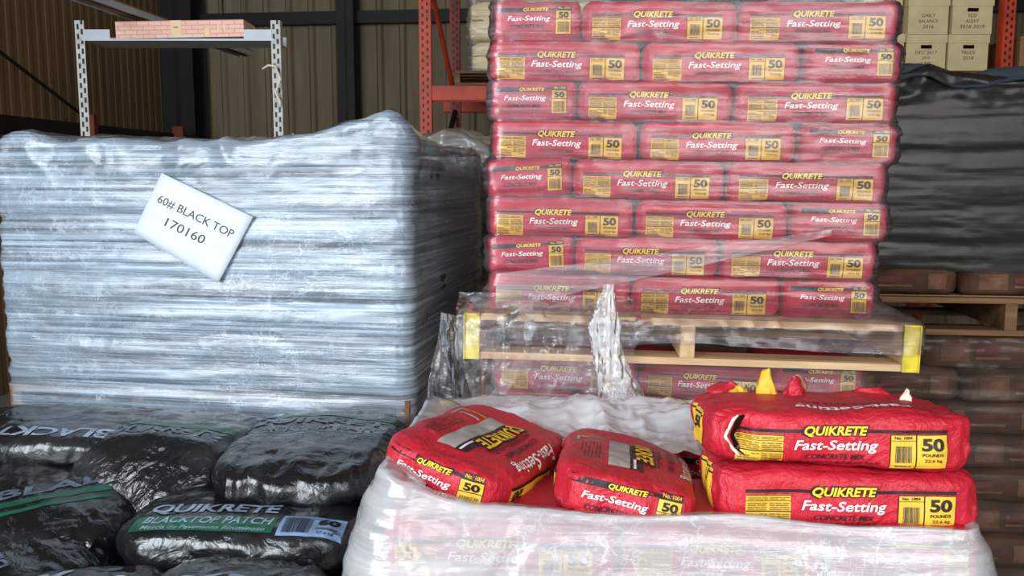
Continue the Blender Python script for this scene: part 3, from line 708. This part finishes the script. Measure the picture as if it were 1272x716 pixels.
# 9 and 10: dark bags seen in gaps
r9, b9 = loose_black(909, None, 0.46, 0.34, 0.10)
label_mesh('printed_label', [br(-.15, .02, .15, .07, 'bgreen')], b9, (0, 0, 0), (1, 0, 0), (0, 1, 0), (0, -.4, 0.9), r9, 0.0012)
place(r9, (-1.37, 2.06, 0.70), 10, 0, 0); tag(r9, 'dark bag with green print at the left edge, under the flat bag', CATB, BG)
r10, b10 = loose_black(1010, None, 0.50, 0.34, 0.10)
place(r10, (-0.47, 1.86, 0.565), -8, 0, 0); tag(r10, 'shadowed black bag directly under the bag with the green BLACKTOP PATCH band', CATB, BG)
r11, b11 = loose_black(1111, None, 0.50, 0.34, 0.10)
place(r11, (-0.50, 2.12, 0.70), -92, 0, 0); tag(r11, 'black bag hidden in shade under the flat bag nearest the red bags', CATB, BG)
r12, b12 = loose_black(1212, None, 0.50, 0.36, 0.10)
place(r12, (-0.93, 2.18, 0.60), -98, 0, 0); tag(r12, 'black bag in the shade under the slumped black bag', CATB, BG)

# ------------------------------------------------------------------ front wrapped pile and the loose red bags
FO = Vector((0.262, 1.352, 0.0)); FA = D(-4)
FF_ = Matrix.Translation(FO) @ Matrix.Rotation(FA, 4, 'Z')
FTOP = 0.898
frows = [[(-.48,-.09,'L'),(-.085,.245,'L'),(.25,.485,'E')], [(-.48,-.245,'E'),(-.24,.12,'L'),(.125,.49,'L')]]
for ri, cells in enumerate(frows):
    for ci, (x0, x1, kd) in enumerate(cells):
        put_bag(FF_, x0, x1, kd, FTOP-PITCH*(ri+.5), 0.02, 0, f'red bag blurred behind milky film, {["left","middle","right"][ci]} of the {["top","next"][ri]} row of front pile' , 'red bags wrapped in the front pile')
for ci, (x0, x1) in enumerate([(-.48,-.245), (-.24,-.005), (0.0,.235), (.24,.475)]):
    put_bag(FF_, x0, x1, 'E', FTOP-PITCH*.5, 0.425, 0, 'red bag under the loose red bags on the front pile', 'red bags inside the front pile')
M['film_front'] = film('milky_stretch_film', 0.42, 0.30, gl=0.8, dirv=(2.2,2.2,34), patch=0.5, pscale=3.2, bump=0.4, tint=(0.70,0.70,0.73,1), rough=0.3, crease=0.42, csc=4.5)
def front_film():
    pts, nr = rrect(-0.505, 0.505, 0, 0.80, 0.06, 0.008); Zs = np.linspace(0.60, 1, 70); rows = []
    x = pts[:, 0]; y = pts[:, 1]
    rim = 0.916-0.010*smooth(0.0, 0.4, x)+0.055*smooth(-0.30, -0.50, x)*(1-smooth(0.5, 0.8, y))-0.008*smooth(0.3, 0.5, x)+0.004*np.sin(x*17)
    for k in range(60):
        v = k/59; z = 0.62+(rim-0.62)*v
        bow = 0.018*np.sin(np.pi*np.clip(v*1.1, 0, 1))*(1+1.6*smooth(-0.25, -0.5, x)); sh = -0.018*smooth(0.86, 1.0, v)
        q = pts+nr*(bow+sh)[:, None]; rows.append(np.column_stack([q, z]))
    for k in range(1, 9):      # rim rolls inwards and back down on the pile top
        a = k/8; q = pts-nr*(0.018+0.07*a); z = rim-0.030*a*a-0.002; rows.append(np.column_stack([q, z]))
    P = np.array(rows); N = gnormal(P, True)
    left = smooth(0.05, -0.5, P[..., 0])
    d = 0.0020*fbm(P*np.array([3, 3, 26]), 91, 4)+0.004*left*ridge(P*np.array([8, 8, 8])+fbm(P*6, 8, 2)[..., None]*0.8, 92, 4)+0.002*ridge(P*np.array([6, 6, 14]), 93, 3)
    P = P+N*d[..., None]; o = sheet('stretch_film', P, M['film_front'], True); o.matrix_world = FF_
    return tag(o, 'milky stretch film round the low front pile under the loose red bags', 'stretch film')
front_film()
def f6(u, v):
    x = -0.36+0.70*u; y = 0.34+0.38*v; z = 0.906+0.034*smooth(0.30, 0.70, v)*(0.35+0.65*np.sin(np.pi*np.clip(u*1.05, 0, 1)))-0.030*smooth(0.80, 1.0, v)
    return np.stack([x, y, z], -1)
torn('plastic_sheet', 'crumpled white plastic sheet lying behind the loose red bags', 120, 80, f6, 0.016, 6, 77, M['film_white'], FF_)

def top_items():
    r = random.Random(3)
    it = [br(-.115, -.050, .115, -.012, 'grey', 0), br(-.105, -.012, .118, .012, 'black', .2), br(.060, -.006, .115, -.001, 'white', 1),
          bt('QUIKRETE', -.120, -.012, .070, .036, 'black', 1, .075, .1), bt('QUIKRETE', -.113, -.007, .063, .031, 'gold', 2.5, .03, .1),
          bt('Fast-Setting', -.10, .078, .078, .108, 'white', 1, .01, .1), bt('CONCRETE MIX', -.08, .058, .06, .070, 'black', 1, .01, .1),
          br(-.10, -.105, -.094, -.052, 'yellow', 0), br(-.075, -.10, -.068, -.056, 'grey', 0), br(-.10, -.112, -.05, -.106, 'grey', 0)]
    it += lines(-.09, .040, .06, .050, 2, 'black', 1, r, .5)+lines(-.02, -.10, .09, -.060, 6, 'black', 1, r, .3); return it
def side_yellow():
    return [br(-.09, -.036, .09, .012, 'yellow', 0), br(-.09, .012, .09, .018, 'black', 1), br(-.09, -.012, .09, -.009, 'black', 1), bt('50', .045, -.010, .080, .010, 'black', 2, .04)]
def loose_red(seed, post=None, endw=0.006, wr=0.0045, L=0.405, Wd=0.245, H=0.098, n=5, nz=4):
    Q, F = bag_shape(L, Wd, H, seed, n, nz, wr, endw, 0.0075, 0.06, post, 36); return make_bag('concrete_bag', Q, F, M['redloose'])
RG = 'loose red bags on the front pile'; CATR = 'bag of concrete mix'
ra, ba = loose_red(1301); label_mesh('end_label', end_items(0.98), ba, (0, 0, 0), (0, 1, 0), (0, 0, 1), (1, 0, 0), ra, .0011)
label_mesh('top_label', top_items(), ba, (.03, 0.015, 0), (1, 0, 0), (0, 1, 0), (0, 0, 1), ra, .0011)
label_mesh('side_label', side_yellow(), ba, (.05, 0, 0), (1, 0, 0), (0, 0, 1), (0, 1, 0), ra, .0011)
place(ra, (-0.058, 1.640, 0.928), -90-24, -14, -5); tag(ra, 'loose red bag tilted at the left, printed end facing the camera', CATR, RG)
rb, bb = loose_red(1402); label_mesh('end_label', end_items(0.98), bb, (0, 0, 0), (0, 1, 0), (0, 0, 1), (1, 0, 0), rb, .0011)
label_mesh('top_label', top_items(), bb, (.03, 0.01, 0), (1, 0, 0), (0, 1, 0), (0, 0, 1), rb, .0011)
label_mesh('side_label', side_yellow(), bb, (.05, 0, 0), (1, 0, 0), (0, 0, 1), (0, 1, 0), rb, .0011)
label_mesh('side_label', side_yellow(), bb, (.05, 0, 0), (-1, 0, 0), (0, 0, 1), (0, -1, 0), rb, .0011)
place(rb, (0.210, 1.60, 0.899), -90-8, -11, -6); tag(rb, 'loose red bag in the middle, sunk behind the film rim', CATR, RG)
rc, bc = loose_red(1503, None, .006, .0035, 0.418, 0.25, 0.094, 7, 7); label_mesh('side_label', long_items(1.0), bc, (.006, 0, .002), (1, 0, 0.02), (0, 0, 1), (0, -1, 0), rc, .0011)
label_mesh('end_label', [br(-.05, -.034, .07, .032, 'yellow', 0), br(-.05, .024, .07, .027, 'black', 1), bt('50', .0, -.006, .04, .020, 'black', 2, .04)], bc, (0, 0, 0), (0, -1, 0), (0, 0, 1), (-1, 0, 0), rc, .0011)
place(rc, (0.556, 1.505, 0.927), -3.5, -3.5, 0.8); tag(rc, 'lower of the two loose red bags stacked at the right, long side out', CATR, RG)
def tear(Q):
    Q = Q.copy(); a = np.exp(-((Q[:, 0]+0.165)/0.014)**2)*np.exp(-((Q[:, 1]+0.125)/0.05)**2); Q[:, 1] += 0.030*a*(1-np.abs(Q[:, 2])/0.06).clip(0)
    s = smooth(-0.14, -0.21, Q[:, 0]); Q[:, 2] *= 1-0.12*s; return Q
rd, bd = loose_red(1604, tear, .007, .0045, 0.418, 0.25, 0.094, 7, 7)
label_mesh('side_label', long_items(1.0), bd, (.004, 0, .002), (1, 0, 0.015), (0, 0, 1), (0, -1, 0), rd, .0011)
label_mesh('top_label', [bt('Fast-Setting', -.10, .060, .09, .090, 'white', 1, .02, .1), bt('CONCRETE MIX', -.06, .035, .07, .048, 'black', 1, .01, .1)], bd, (.02, 0, 0), (-1, 0, 0), (0, -1, 0), (0, -.15, 1), rd, .0011)
label_mesh('end_label', [br(-.06, -.030, .06, .030, 'yellow', 0), br(-.06, .022, .06, .025, 'black', 1), bt('50', .005, -.002, .04, .018, 'black', 2, .04)], bd, (0, 0, 0), (0, -1, 0), (0, 0, 1), (-1, 0, 0), rd, .0011)
# tear at the left of the long side: dark mouth with a pale paper lip
def ribbon(name, pts, w, mat, parent, nrm=(0, -1, 0), th=0.0012):
    V, F = [], []; n = Vector(nrm)
    for i, pq in enumerate(pts):
        a = Vector(pts[min(i+1, len(pts)-1)])-Vector(pts[max(i-1, 0)]); s = a.cross(n).normalized(); ww = w[i] if isinstance(w, (list, tuple)) else w
        p0 = Vector(pq)
        V += [tuple(p0-s*ww/2), tuple(p0+s*ww/2)]
    for i in range(len(pts)-1): F.append((2*i, 2*i+1, 2*i+3, 2*i+2))
    o = mesh_np(name, V, F, mat, parent); md = o.modifiers.new('thickness', 'SOLIDIFY'); md.thickness = th; return o
def onface(b, x, z): 
    h, nn, _, _ = b.ray_cast(Vector((x, -0.4, z)), Vector((0, 1, 0))); return (h.x, h.y-0.0016, h.z) if h else (x, -0.12, z)
tr = [(-.163, .036), (-.170, .030), (-.178, .014), (-.184, .002), (-.176, -.012), (-.168, -.022), (-.160, -.030)]
ribbon('tear_opening', [onface(bd, a+.005, b) for a, b in tr], [.004, .010, .012, .011, .010, .007, .003], M['void'], rd)
ribbon('torn_edge', [(q[0]-.0052, q[1]-.004, q[2]) for q in [onface(bd, a, b) for a, b in tr]], [.003, .005, .0055, .005, .0055, .005, .003], M['paper'], rd)
# ragged torn flaps on top
def flap(name, c, w, h, lean, curl, seed, parent, mat, rz=0.0):
    Uu, Vv = np.meshgrid(np.linspace(-1, 1, 14), np.linspace(0, 1, 12))
    x = Uu*w/2*(1-0.55*Vv**2)+0.12*w*vn(np.stack([Vv*3, Uu*2, Uu*0], -1), seed); z = h*Vv*(1-0.30*np.abs(Uu+0.3*vn(np.stack([Uu*2, Vv*0, Vv*0], -1), seed+3)))
    y = lean*Vv+curl*Uu**2*(0.3+Vv)+0.006*fbm(np.stack([Uu*2, Vv*2, Vv*0], -1), seed+5, 3)
    ca, sa = math.cos(rz), math.sin(rz)
    P = np.stack([c[0]+x*ca-y*sa, c[1]+x*sa+y*ca, c[2]+z], -1)
    o = sheet(name, P, mat, parent=parent); md = o.modifiers.new('thickness', 'SOLIDIFY'); md.thickness = 0.0012; return o
flap('torn_flap', (-.080, .035, .034), .050, .064, .012, .018, 3, rd, M['yellow'], .3)
flap('torn_flap', (-.048, .030, .036), .044, .048, .02, .022, 8, rd, M['redloose'], -.5)
flap('torn_flap', (-.038, .045, .036), .030, .050, .01, .02, 18, rd, M['card'], -.7)
flap('torn_flap', (-.140, .055, .030), .090, .040, .03, .02, 12, rd, M['redloose'], .2)
flap('torn_flap', (-.130, .030, .040), .046, .022, .03, .006, 21, rd, M['yellow'], .1)
flap('torn_flap', (.110, .045, .036), .100, .028, .03, .012, 31, rd, M['redloose'], .05)
flap('torn_flap', (.156, .030, .036), .020, .030, .0, .006, 41, rd, M['paper'], 0)
place(rd, (0.545, 1.518, 1.021), -3.5, -5, 0.5); tag(rd, 'upper loose red bag at the right, torn open at its left end', CATR, RG)

# ------------------------------------------------------------------ right hand piles
RO = Vector((1.10, 2.93, 0.0)); RA = D(-7); RF = Matrix.Translation(RO) @ Matrix.Rotation(RA, 4, 'Z')
Qd, Fd = bag_shape(0.46, 0.29, 0.098, 801, 5, 4, 0.005, 0.008, 0.014)
droot, _b = make_bag('blacktop_bag', Qd, Fd, M['blackbag']); dl = [droot]
M['kraft'] = plain('faded_kraft_print', srgb(112, 76, 58), 0.7, vary=0.25, scale=25); M['kraftred'] = plain('faded_red_print', srgb(92, 44, 38), 0.7, vary=0.3, scale=25)
Qb, Fb = bag_shape(0.42, 0.27, 0.113, 811, 8, 7, 0.005, 0.006, 0.014); broot, bbv = make_bag('paper_bag', Qb, Fb, M['brownbag'])
label_mesh('printed_label', [br(-.16, -.030, -.07, .030, 'kraft'), br(-.05, -.004, .09, .018, 'kraftred'), br(-.05, -.022, .06, -.014, 'kraft'), br(.11, -.030, .17, .030, 'kraft')], bbv, (0, 0, 0), (1, 0, 0), (0, 0, 1), (0, -1, 0), broot)
for ci in range(3):
    o = copy_tree(broot); o.matrix_world = RF @ Matrix.Translation((0.16+0.428*ci, 0.13, 1.075+0.0475)) @ Matrix.Diagonal((1, 1, 0.84, 1))
    tag(o, f'brown paper bag, {["left","middle","right"][ci]} one on the weathered pallet under the dark wrapped bags', 'bag', 'brown bags under the dark wrapped bags')
for ri in range(1, 7):
    off = 0.0 if ri % 2 else -0.14
    for ci in range(2):
        o = dl.pop() if dl else copy_tree(droot)
        o.matrix_world = RF @ Matrix.Translation((0.24+off+0.468*ci, 0.165, 1.075+0.099*(ri+.5)))
        tag(o, f'dark bag, {["left","right"][ci]} of {["","bottom","second","third","fourth","fifth","top"][ri]} layer in the dark wrapped pile at right', 'bag', 'dark bags of the right upper pile')
p = make_pallet('weathered pallet between the dark and the brown piles at the right', 1.15, 1.0, 0.125, (M['woodd'], M['woodd']))
p.matrix_world = RF @ Matrix.Translation((0.53, -0.02, 0.946))
m = MB()
sl = empty('cardboard_slip'); 
m.box((0.53, 0.30, 1.0735), (1.05, 0.58, 0.004)); m.build('slip_sheet', M['card'], sl, 0.001); sl.matrix_world = RF; tag(sl, 'thin cardboard sheet on the weathered pallet at right', 'cardboard')
M['film_dark'] = film('dark_stretch_film', 0.74, 0.20, spec=0.2, tint=(0.020,0.018,0.016,1), gl=0.2, dirv=(1.0,1.0,40), patch=0.5, pscale=1.4, bump=0.12, rough=0.3, grough=0.2)
M['film_brown'] = film('dull_stretch_film', 0.03, 0.12, tint=(0.30,0.26,0.24,1), gl=0.3, dirv=(1.6,1.6,40), bump=0.4)
wrapped('stretch_film', 'dark stretch film round the black pile at the right', RF, -0.03, 1.10, 0.85, 1.155, 1.775, M['film_dark'], lambda x, y: 0.012*np.sin(x*9)+0.02*np.exp(-((x-0.25)/0.09)**2), 5, amp=0.0015, rowp=0.099, rowamp=0.001)
def f7(u, v):
    x = -0.02+0.72*u; y = -0.03+0.55*v; z = 1.792+0.035*np.exp(-((u-0.30)/0.10)**2)+0.02*np.exp(-((u-0.75)/0.12)**2)-0.05*smooth(0.12, 0.0, v)
    return np.stack([x, y, z], -1)
torn('plastic_sheet', 'blue grey plastic sheet over the top of the dark pile at right', 80, 60, f7, 0.006, 6, 88, plain('blue_grey_plastic', srgb(62, 72, 84), 0.35, 0.5, vary=0.2), RF)
bl = [broot]
for ri in range(8):
    off = 0.0 if ri % 2 else -0.13
    for ci in range(2):
        o = bl.pop() if bl else copy_tree(broot)
        o.matrix_world = RF @ Matrix.Translation((0.19+off+0.428*ci, 0.14+rng.uniform(0, .012), 0.943-0.1145*(ri+.5))) @ Matrix.Rotation(D(rng.uniform(-1, 1)), 4, 'Y')
        tag(o, f'brown paper bag, {["left","right"][ci]} of the {["top","second","third","fourth","fifth","sixth","seventh","bottom"][ri]} layer in the brown pile at right', 'bag', 'brown bags of the right lower pile')
wrapped('stretch_film', 'dull stretch film round the brown bag pile at lower right', RF, -0.13, 1.0, 0.85, 0.03, 0.938, M['film_brown'], lambda x, y: 0*x, 6, amp=0.004, rowp=0.1145)

# wrapped grey pile behind the black pile
GO = Vector((-0.62, 3.55, 0)); GF = Matrix.Translation(GO) @ Matrix.Rotation(D(-6), 4, 'Z')
for ri in range(8):
    o = copy_tree(kroot); o.matrix_world = GF @ Matrix.Translation((0.40, 0.19, 0.87+0.083*(ri+.5))); tag(o, f'black bag, {["bottom","second","third","fourth","fifth","sixth","seventh","top"][ri]} of the column glimpsed between the black and red piles', 'bag of blacktop patch', 'black bags of the pile behind')
p = make_pallet('wooden pallet of the grey wrapped pile behind the black pile', 0.75, 0.8, 0.12, (M['woodd'], M['woodd'])); p.matrix_world = GF @ Matrix.Translation((0.30, 0.0, 0.748))
M['film_grey'] = film('grey_stretch_film', 0.50, 0.30, tint=(0.42,0.40,0.38,1), gl=0.6, dirv=(2,2,30), bump=0.5)
wrapped('stretch_film', 'grey film round the pile behind, between black and red piles', GF, -0.02, 0.66, 0.75, 0.84, 1.60, M['film_grey'], lambda x, y: -0.10*smooth(0.40, 0.66, x)+0.03*np.exp(-((x-0.38)/0.15)**2), 7, amp=0.008, rad=0.07)

# ------------------------------------------------------------------ orange pallet rack
def strut(name, x, y, z0, z1, w, d, mat, parent):
    m = MB(); t = 0.006; h = z1-z0
    m.box((0, -d/2, h/2), (w, t, h)); m.box((-w/2, 0, h/2), (t, d, h)); m.box((w/2, 0, h/2), (t, d, h))
    o = m.build(name, mat, parent); o.location = (x, y, z0); return o
RKY = 6.2
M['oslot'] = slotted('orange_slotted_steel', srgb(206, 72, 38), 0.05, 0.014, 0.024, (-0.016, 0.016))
M['oslotd'] = slotted('orange_slotted_steel_shaded', srgb(150, 46, 30), 0.05, 0.016, 0.026, (-0.012, 0.016))  # same orange steel, shade at the rear put into a darker colour
rack = empty('pallet_rack'); tag(rack, 'orange steel pallet rack standing before the back wall', 'storage rack')
for x, dx in ((-0.59, 0.175), (3.365, -0.10)):
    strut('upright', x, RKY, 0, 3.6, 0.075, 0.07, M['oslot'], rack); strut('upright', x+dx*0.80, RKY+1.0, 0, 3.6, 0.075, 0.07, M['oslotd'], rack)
    for k in range(4):
        m = MB(); z = 0.3+0.9*k; a, b = (z, z+0.8) if k % 2 else (z+0.8, z); m.bar((x+dx*.05, RKY+0.04, a), (x+dx*.78, RKY+0.96, b), 0.03, 0.03); m.build('brace', M['dark'] if k % 2 else M['orange'], rack)
def beam(y, z, mat):
    m = MB(); m.box((1.387, y, z), (3.87, 0.04, 0.10)); m.box((1.387, y+0.012, z-0.053), (3.87, 0.014, 0.01))
    m.build('beam', mat, rack, 0.003)
for z in (2.047, 3.30):
    beam(RKY-0.01, z, M['orange']); beam(RKY+1.0, z, M['orange'])
def rack_pallet(x, label, w=1.0):
    p = make_pallet(label, w, 1.02, 0.10, (M['woodd'], M['woodd'])); p.location = (x, RKY-0.02, 2.099); return p
rack_pallet(0.23, 'wooden pallet on the orange beam left of the red stack', 1.25)
rack_pallet(2.72, 'wooden pallet on the orange beam under the file boxes', 1.0)
# cream file boxes with handwriting
def file_box(x, z, lines_, label, w=0.30, h=0.27, slot=True, y=RKY+0.02, rz=0.0):
    r = empty('file_box', (x, y, z), (0, 0, rz)); tag(r, label, 'cardboard box', 'cream file boxes on the rack')
    m = MB(); m.box((0, 0.20, h*0.40), (w-0.012, 0.39, h*0.80)); bo = m.build('box_body', M['cream'], r, 0.003)
    m = MB(); m.box((0, 0.20, h*0.88), (w, 0.402, h*0.235)); m.build('lid', M['cream'], r, 0.003)
    if slot:
        m = MB(); m.box((0, 0.0035, h*0.66), (0.075, 0.005, 0.024)); m.build('hand_hole', M['void'], r, 0.002)
    P = [Vector(q) for q in ((-w/2, .0049, 0), (w/2, .0049, 0), (w/2, .0049, h), (-w/2, .0049, h))]
    bq = BVHTree.FromPolygons(P, [[0, 1, 2, 3]]); n = len(lines_)
    it = []
    for i, s in enumerate(lines_):
        ww = min(w*0.8, 0.019*len(s)); zz = h*0.46-i*h*0.15; it.append(bt(s, -ww/2, zz, ww/2, zz+h*0.09, 'pen', 0, 0.0, .1))
    if it: label_mesh('handwriting', it, bq, (0, 0, 0), (1, 0, 0), (0, 0, 1), (0, -1, 0), r, .0015)
    return r
zb = 2.201
file_box(2.84, zb, ['DEC 2017', 'JAN', 'JUNE'], 'cream file box marked JAN JUNE, bottom row beside the end box', 0.285, 0.245)
file_box(3.13, zb, ['TRUCK', '2018'], 'cream file box, bottom right of the boxes beside the orange upright', 0.285, 0.245)
file_box(2.845, zb+.247, ['DAILY', 'BALANCE', '2016'], 'cream file box marked DAILY BALANCE in the second row', 0.285, 0.245, False)
file_box(3.145, zb+.247, ['EDD', 'AUDIT', '2018 2019'], 'cream file box marked EDD AUDIT, second row beside the orange upright', 0.285, 0.245)
file_box(2.86, zb+.494, [], 'cream file box above the DAILY BALANCE box, cut by the top edge', 0.285, 0.245)
file_box(3.155, zb+.494, [], 'cream file box above the EDD AUDIT box, cut by the top edge', 0.285, 0.245)
file_box(2.545, zb, [], 'cream file box in the bottom row, peeking past the red stack', 0.27, 0.245, False, RKY-0.01)
file_box(2.540, zb+.247, ['2015'], 'cream file box second from bottom, peeking past the red stack', 0.27, 0.245, False, RKY+0.05)
file_box(2.53, zb+.494, ['FILING'], 'cream file box uppermost, peeking past the red stack', 0.27, 0.245, False, RKY)
M['film_box'] = film('clear_box_film', 0.05, 0.22, gl=0.7, dirv=(4,4,40), bump=0.5)
# wrapped load left of the stack
ld = []
for k, (zz, hh, lab) in enumerate(((2.201, 0.20, 'smooth cream carton at the bottom of the wrapped load on the rack'), (2.403, 0.27, 'cream sack like carton above the bottom carton on the rack'), (2.675, 0.25, 'cream carton at the top of the wrapped load left of the red stack'))):
    Q, F = bag_shape(0.95, 0.60, hh, 1700+k, 9, 9, 0.006 if k else 0.001, 0.02 if k else 0.001, 0.03); r, _q = make_bag('carton', Q, F, M['cream'], 'carton_body'); 
    m = MB(); m.box((0, -0.3003, 0), (0.93, 0.002, 0.012)); m.build('tape', M['card'], r)
    r.location = (0.19, RKY+0.32, zz+hh/2); tag(r, lab, 'carton', 'cartons of the wrapped load')
wrapped('stretch_film', 'wrinkled clear film round the cream cartons on the rack', Matrix.Translation((0, RKY+0.0, 0)), -0.30, 0.68, 0.64, 2.20, 2.93, M['film_box'], lambda x, y: 0*x, 8, amp=0.010, step=0.025)
m = MB(); r = empty('cardboard_box', (3.62, RKY, 2.10)); m.box((0, 0.2, 0.15), (0.42, 0.4, 0.28)); m.build('box_body', M['card'], r, 0.004)
m = MB(); m.box((0, 0.2, 0.300), (0.425, 0.405, 0.02)); m.build('box_flap', M['card'], r, 0.003); m = MB(); m.box((-0.10, -0.0015, 0.19), (0.14, 0.003, 0.13)); m.build('white_sticker', M['sheet'], r)
r.location = (3.68, RKY, 2.12); tag(r, 'brown cardboard box with white sticker right of the orange upright', 'cardboard box')
m = MB(); r = empty('shelf_plank', (3.70, RKY-0.02, 2.097)); m.box((0, 0.3, -0.035), (0.55, 0.64, 0.09)); m.build('plank', M['woodd'], r, 0.003); r.location = (3.70, RKY, 2.04); tag(r, 'wooden plank base under the brown cardboard box at the right edge', 'plank')

# ------------------------------------------------------------------ white slotted shelf unit
M['wslot'] = slotted('white_slotted_angle', srgb(206, 206, 200), 0.055, 0.013, 0.030, (-0.010, 0.012))
sh = empty('slotted_shelf', (0, 5.2, 0)); tag(sh, 'white slotted angle shelf unit behind the wrapped black pile', 'shelf unit')
for x in (-2.470, -1.352):
    s = 1 if x < -2 else -1
    m = MB(); m.box((0, 0, 1.18), (0.052, 0.004, 2.36)); m.box((-s*0.026, 0.025, 1.18), (0.004, 0.05, 2.36)); o = m.build('upright', M['wslot'], sh); o.location = (x, 0, 0)
m = MB(); m.box((-2.372, -0.004, 2.278), (0.15, 0.004, 0.062)); m.box((-1.452, -0.004, 2.278), (0.16, 0.004, 0.062)); m.box((-1.91, -0.004, 2.252), (1.10, 0.005, 0.012)); m.box((-1.91, 0.14, 2.249), (1.10, 0.28, 0.004)); m.box((-1.91, 0.282, 2.278), (1.10, 0.004, 0.062)); m.build('shelf', M['galv'], sh)
# carton printed like pink brickwork
t = NT('pink_brick_print'); b_ = t.n('ShaderNodeTexBrick'); t.l(t.obj((1, 1, 1)), b_.inputs['Vector'])
bm_ = t.n('ShaderNodeMapping'); bm_.inputs['Rotation'].default_value = (math.pi/2, 0, 0); t.l(t._tc.outputs['Object'], bm_.inputs['Vector']); t.l(bm_.outputs[0], b_.inputs['Vector'])
b_.inputs['Color1'].default_value = srgb(255, 214, 198); b_.inputs['Color2'].default_value = srgb(252, 200, 180); b_.inputs['Mortar'].default_value = srgb(232, 160, 142)
b_.inputs['Scale'].default_value = 1.0; b_.inputs['Brick Width'].default_value = 0.07; b_.inputs['Row Height'].default_value = 0.024; b_.inputs['Mortar Size'].default_value = 0.0022
M['pinkbrick'] = t.end(t.pr(b_.outputs[0], 0.6, 0.3)); M['tan'] = plain('tan_card', srgb(255, 222, 178), 0.7, vary=0.04)
bo = empty('long_carton', (-1.90, 5.22, 2.270)); tag(bo, 'long pink carton with brick pattern lying on the white shelf', 'carton')
m = MB(); m.box((0, 0.12, 0.051), (0.735, 0.24, 0.096)); m.build('carton_body', M['pinkbrick'], bo, 0.002)
m = MB(); m.box((-0.02, -0.0012, 0.051), (0.06, 0.0024, 0.096)); m.box((0.157, -0.0012, 0.028), (0.026, 0.0024, 0.048)); m.box((0.222, -0.0012, 0.058), (0.013, 0.0024, 0.034)); m.box((0.257, -0.0012, 0.058), (0.013, 0.0024, 0.034)); m.build('tan_panel', M['tan'], bo)
m = MB(); m.box((-0.02, -0.003, 0.060), (0.026, 0.002, 0.006)); m.build('small_print', M['olive'], bo)
bo.rotation_euler = (0, D(-0.9), 0); bo.location.z = 2.262; bo.location.y = 5.205
# string knotted on the right upright
m = MB(); m.tube([(-1.425, 5.17, 2.085), (-1.39, 5.165, 2.105), (-1.352, 5.16, 2.10), (-1.335, 5.165, 2.06), (-1.325, 5.165, 2.03), (-1.34, 5.16, 1.98), (-1.352, 5.16, 1.955), (-1.33, 5.165, 1.90), (-1.328, 5.165, 1.872)], [.006, .006, .008, .007, .012, .006, .007, .010, .006], 7)
tag(m.build('string', M['paper'], smooth=True), 'pale string knotted round the right post of the white shelf', 'string')

# long pale channel running beside the left wall above the shelf, and rail along the wall
p1 = Vector((-2.02, 6.9, 2.425)); d_ = by*1.0
ch = empty('light_channel'); tag(ch, 'long pale metal channel hanging above the white shelf', 'metal channel')
a = p1; b = p1-d_*3.2
m = MB(); m.bar(a, b, 0.12, 0.012); m.build('channel_base', M['card'], ch)
for s in (-0.055, 0.0, 0.055):
    m = MB(); off = bx*s; m.bar(a+off-Vector((0, 0, .02)), b+off-Vector((0, 0, .02)), 0.012, 0.035); m.build('channel_rib', M['galv'] if s else M['card'], ch)
for k in (0.4, 2.4):
    m = MB(); q = a-d_*k; m.tube([tuple(q), (q.x, q.y, 6.0)], 0.006, 6); m.build('hanger_rod', M['dark'], ch)
lr = empty('wall_rail'); tag(lr, 'dark low rail with short orange posts along the brown wall', 'rail')
a = K+bx*0.30-by*0.3; b = K+bx*0.30-by*4.4
m = MB(); m.bar((a.x, a.y, 1.80), (b.x, b.y, 1.80), 0.06, 0.12); m.build('rail_bar', M['dark'], lr)
m = MB(); m.bar((a.x, a.y, 1.55), (b.x, b.y, 1.55), 0.05, 0.10); m.build('rail_bar', M['woodd'], lr)
for k in (0.75, 2.1):
    q = K+bx*0.36-by*k; m = MB(); m.box((q.x, q.y, 0.96), (0.09, 0.06, 1.92)); m.build('rail_post', M['rust'], lr)
m = MB(); q = K+bx*0.30-by*3.2
m.tube([(q.x, q.y, 2.35), (K.x+0.25*bx.x-by.x*1.9, K.y-by.y*1.9, 1.88)], 0.012, 6); m.build('rail_stay', M['dark'], lr)
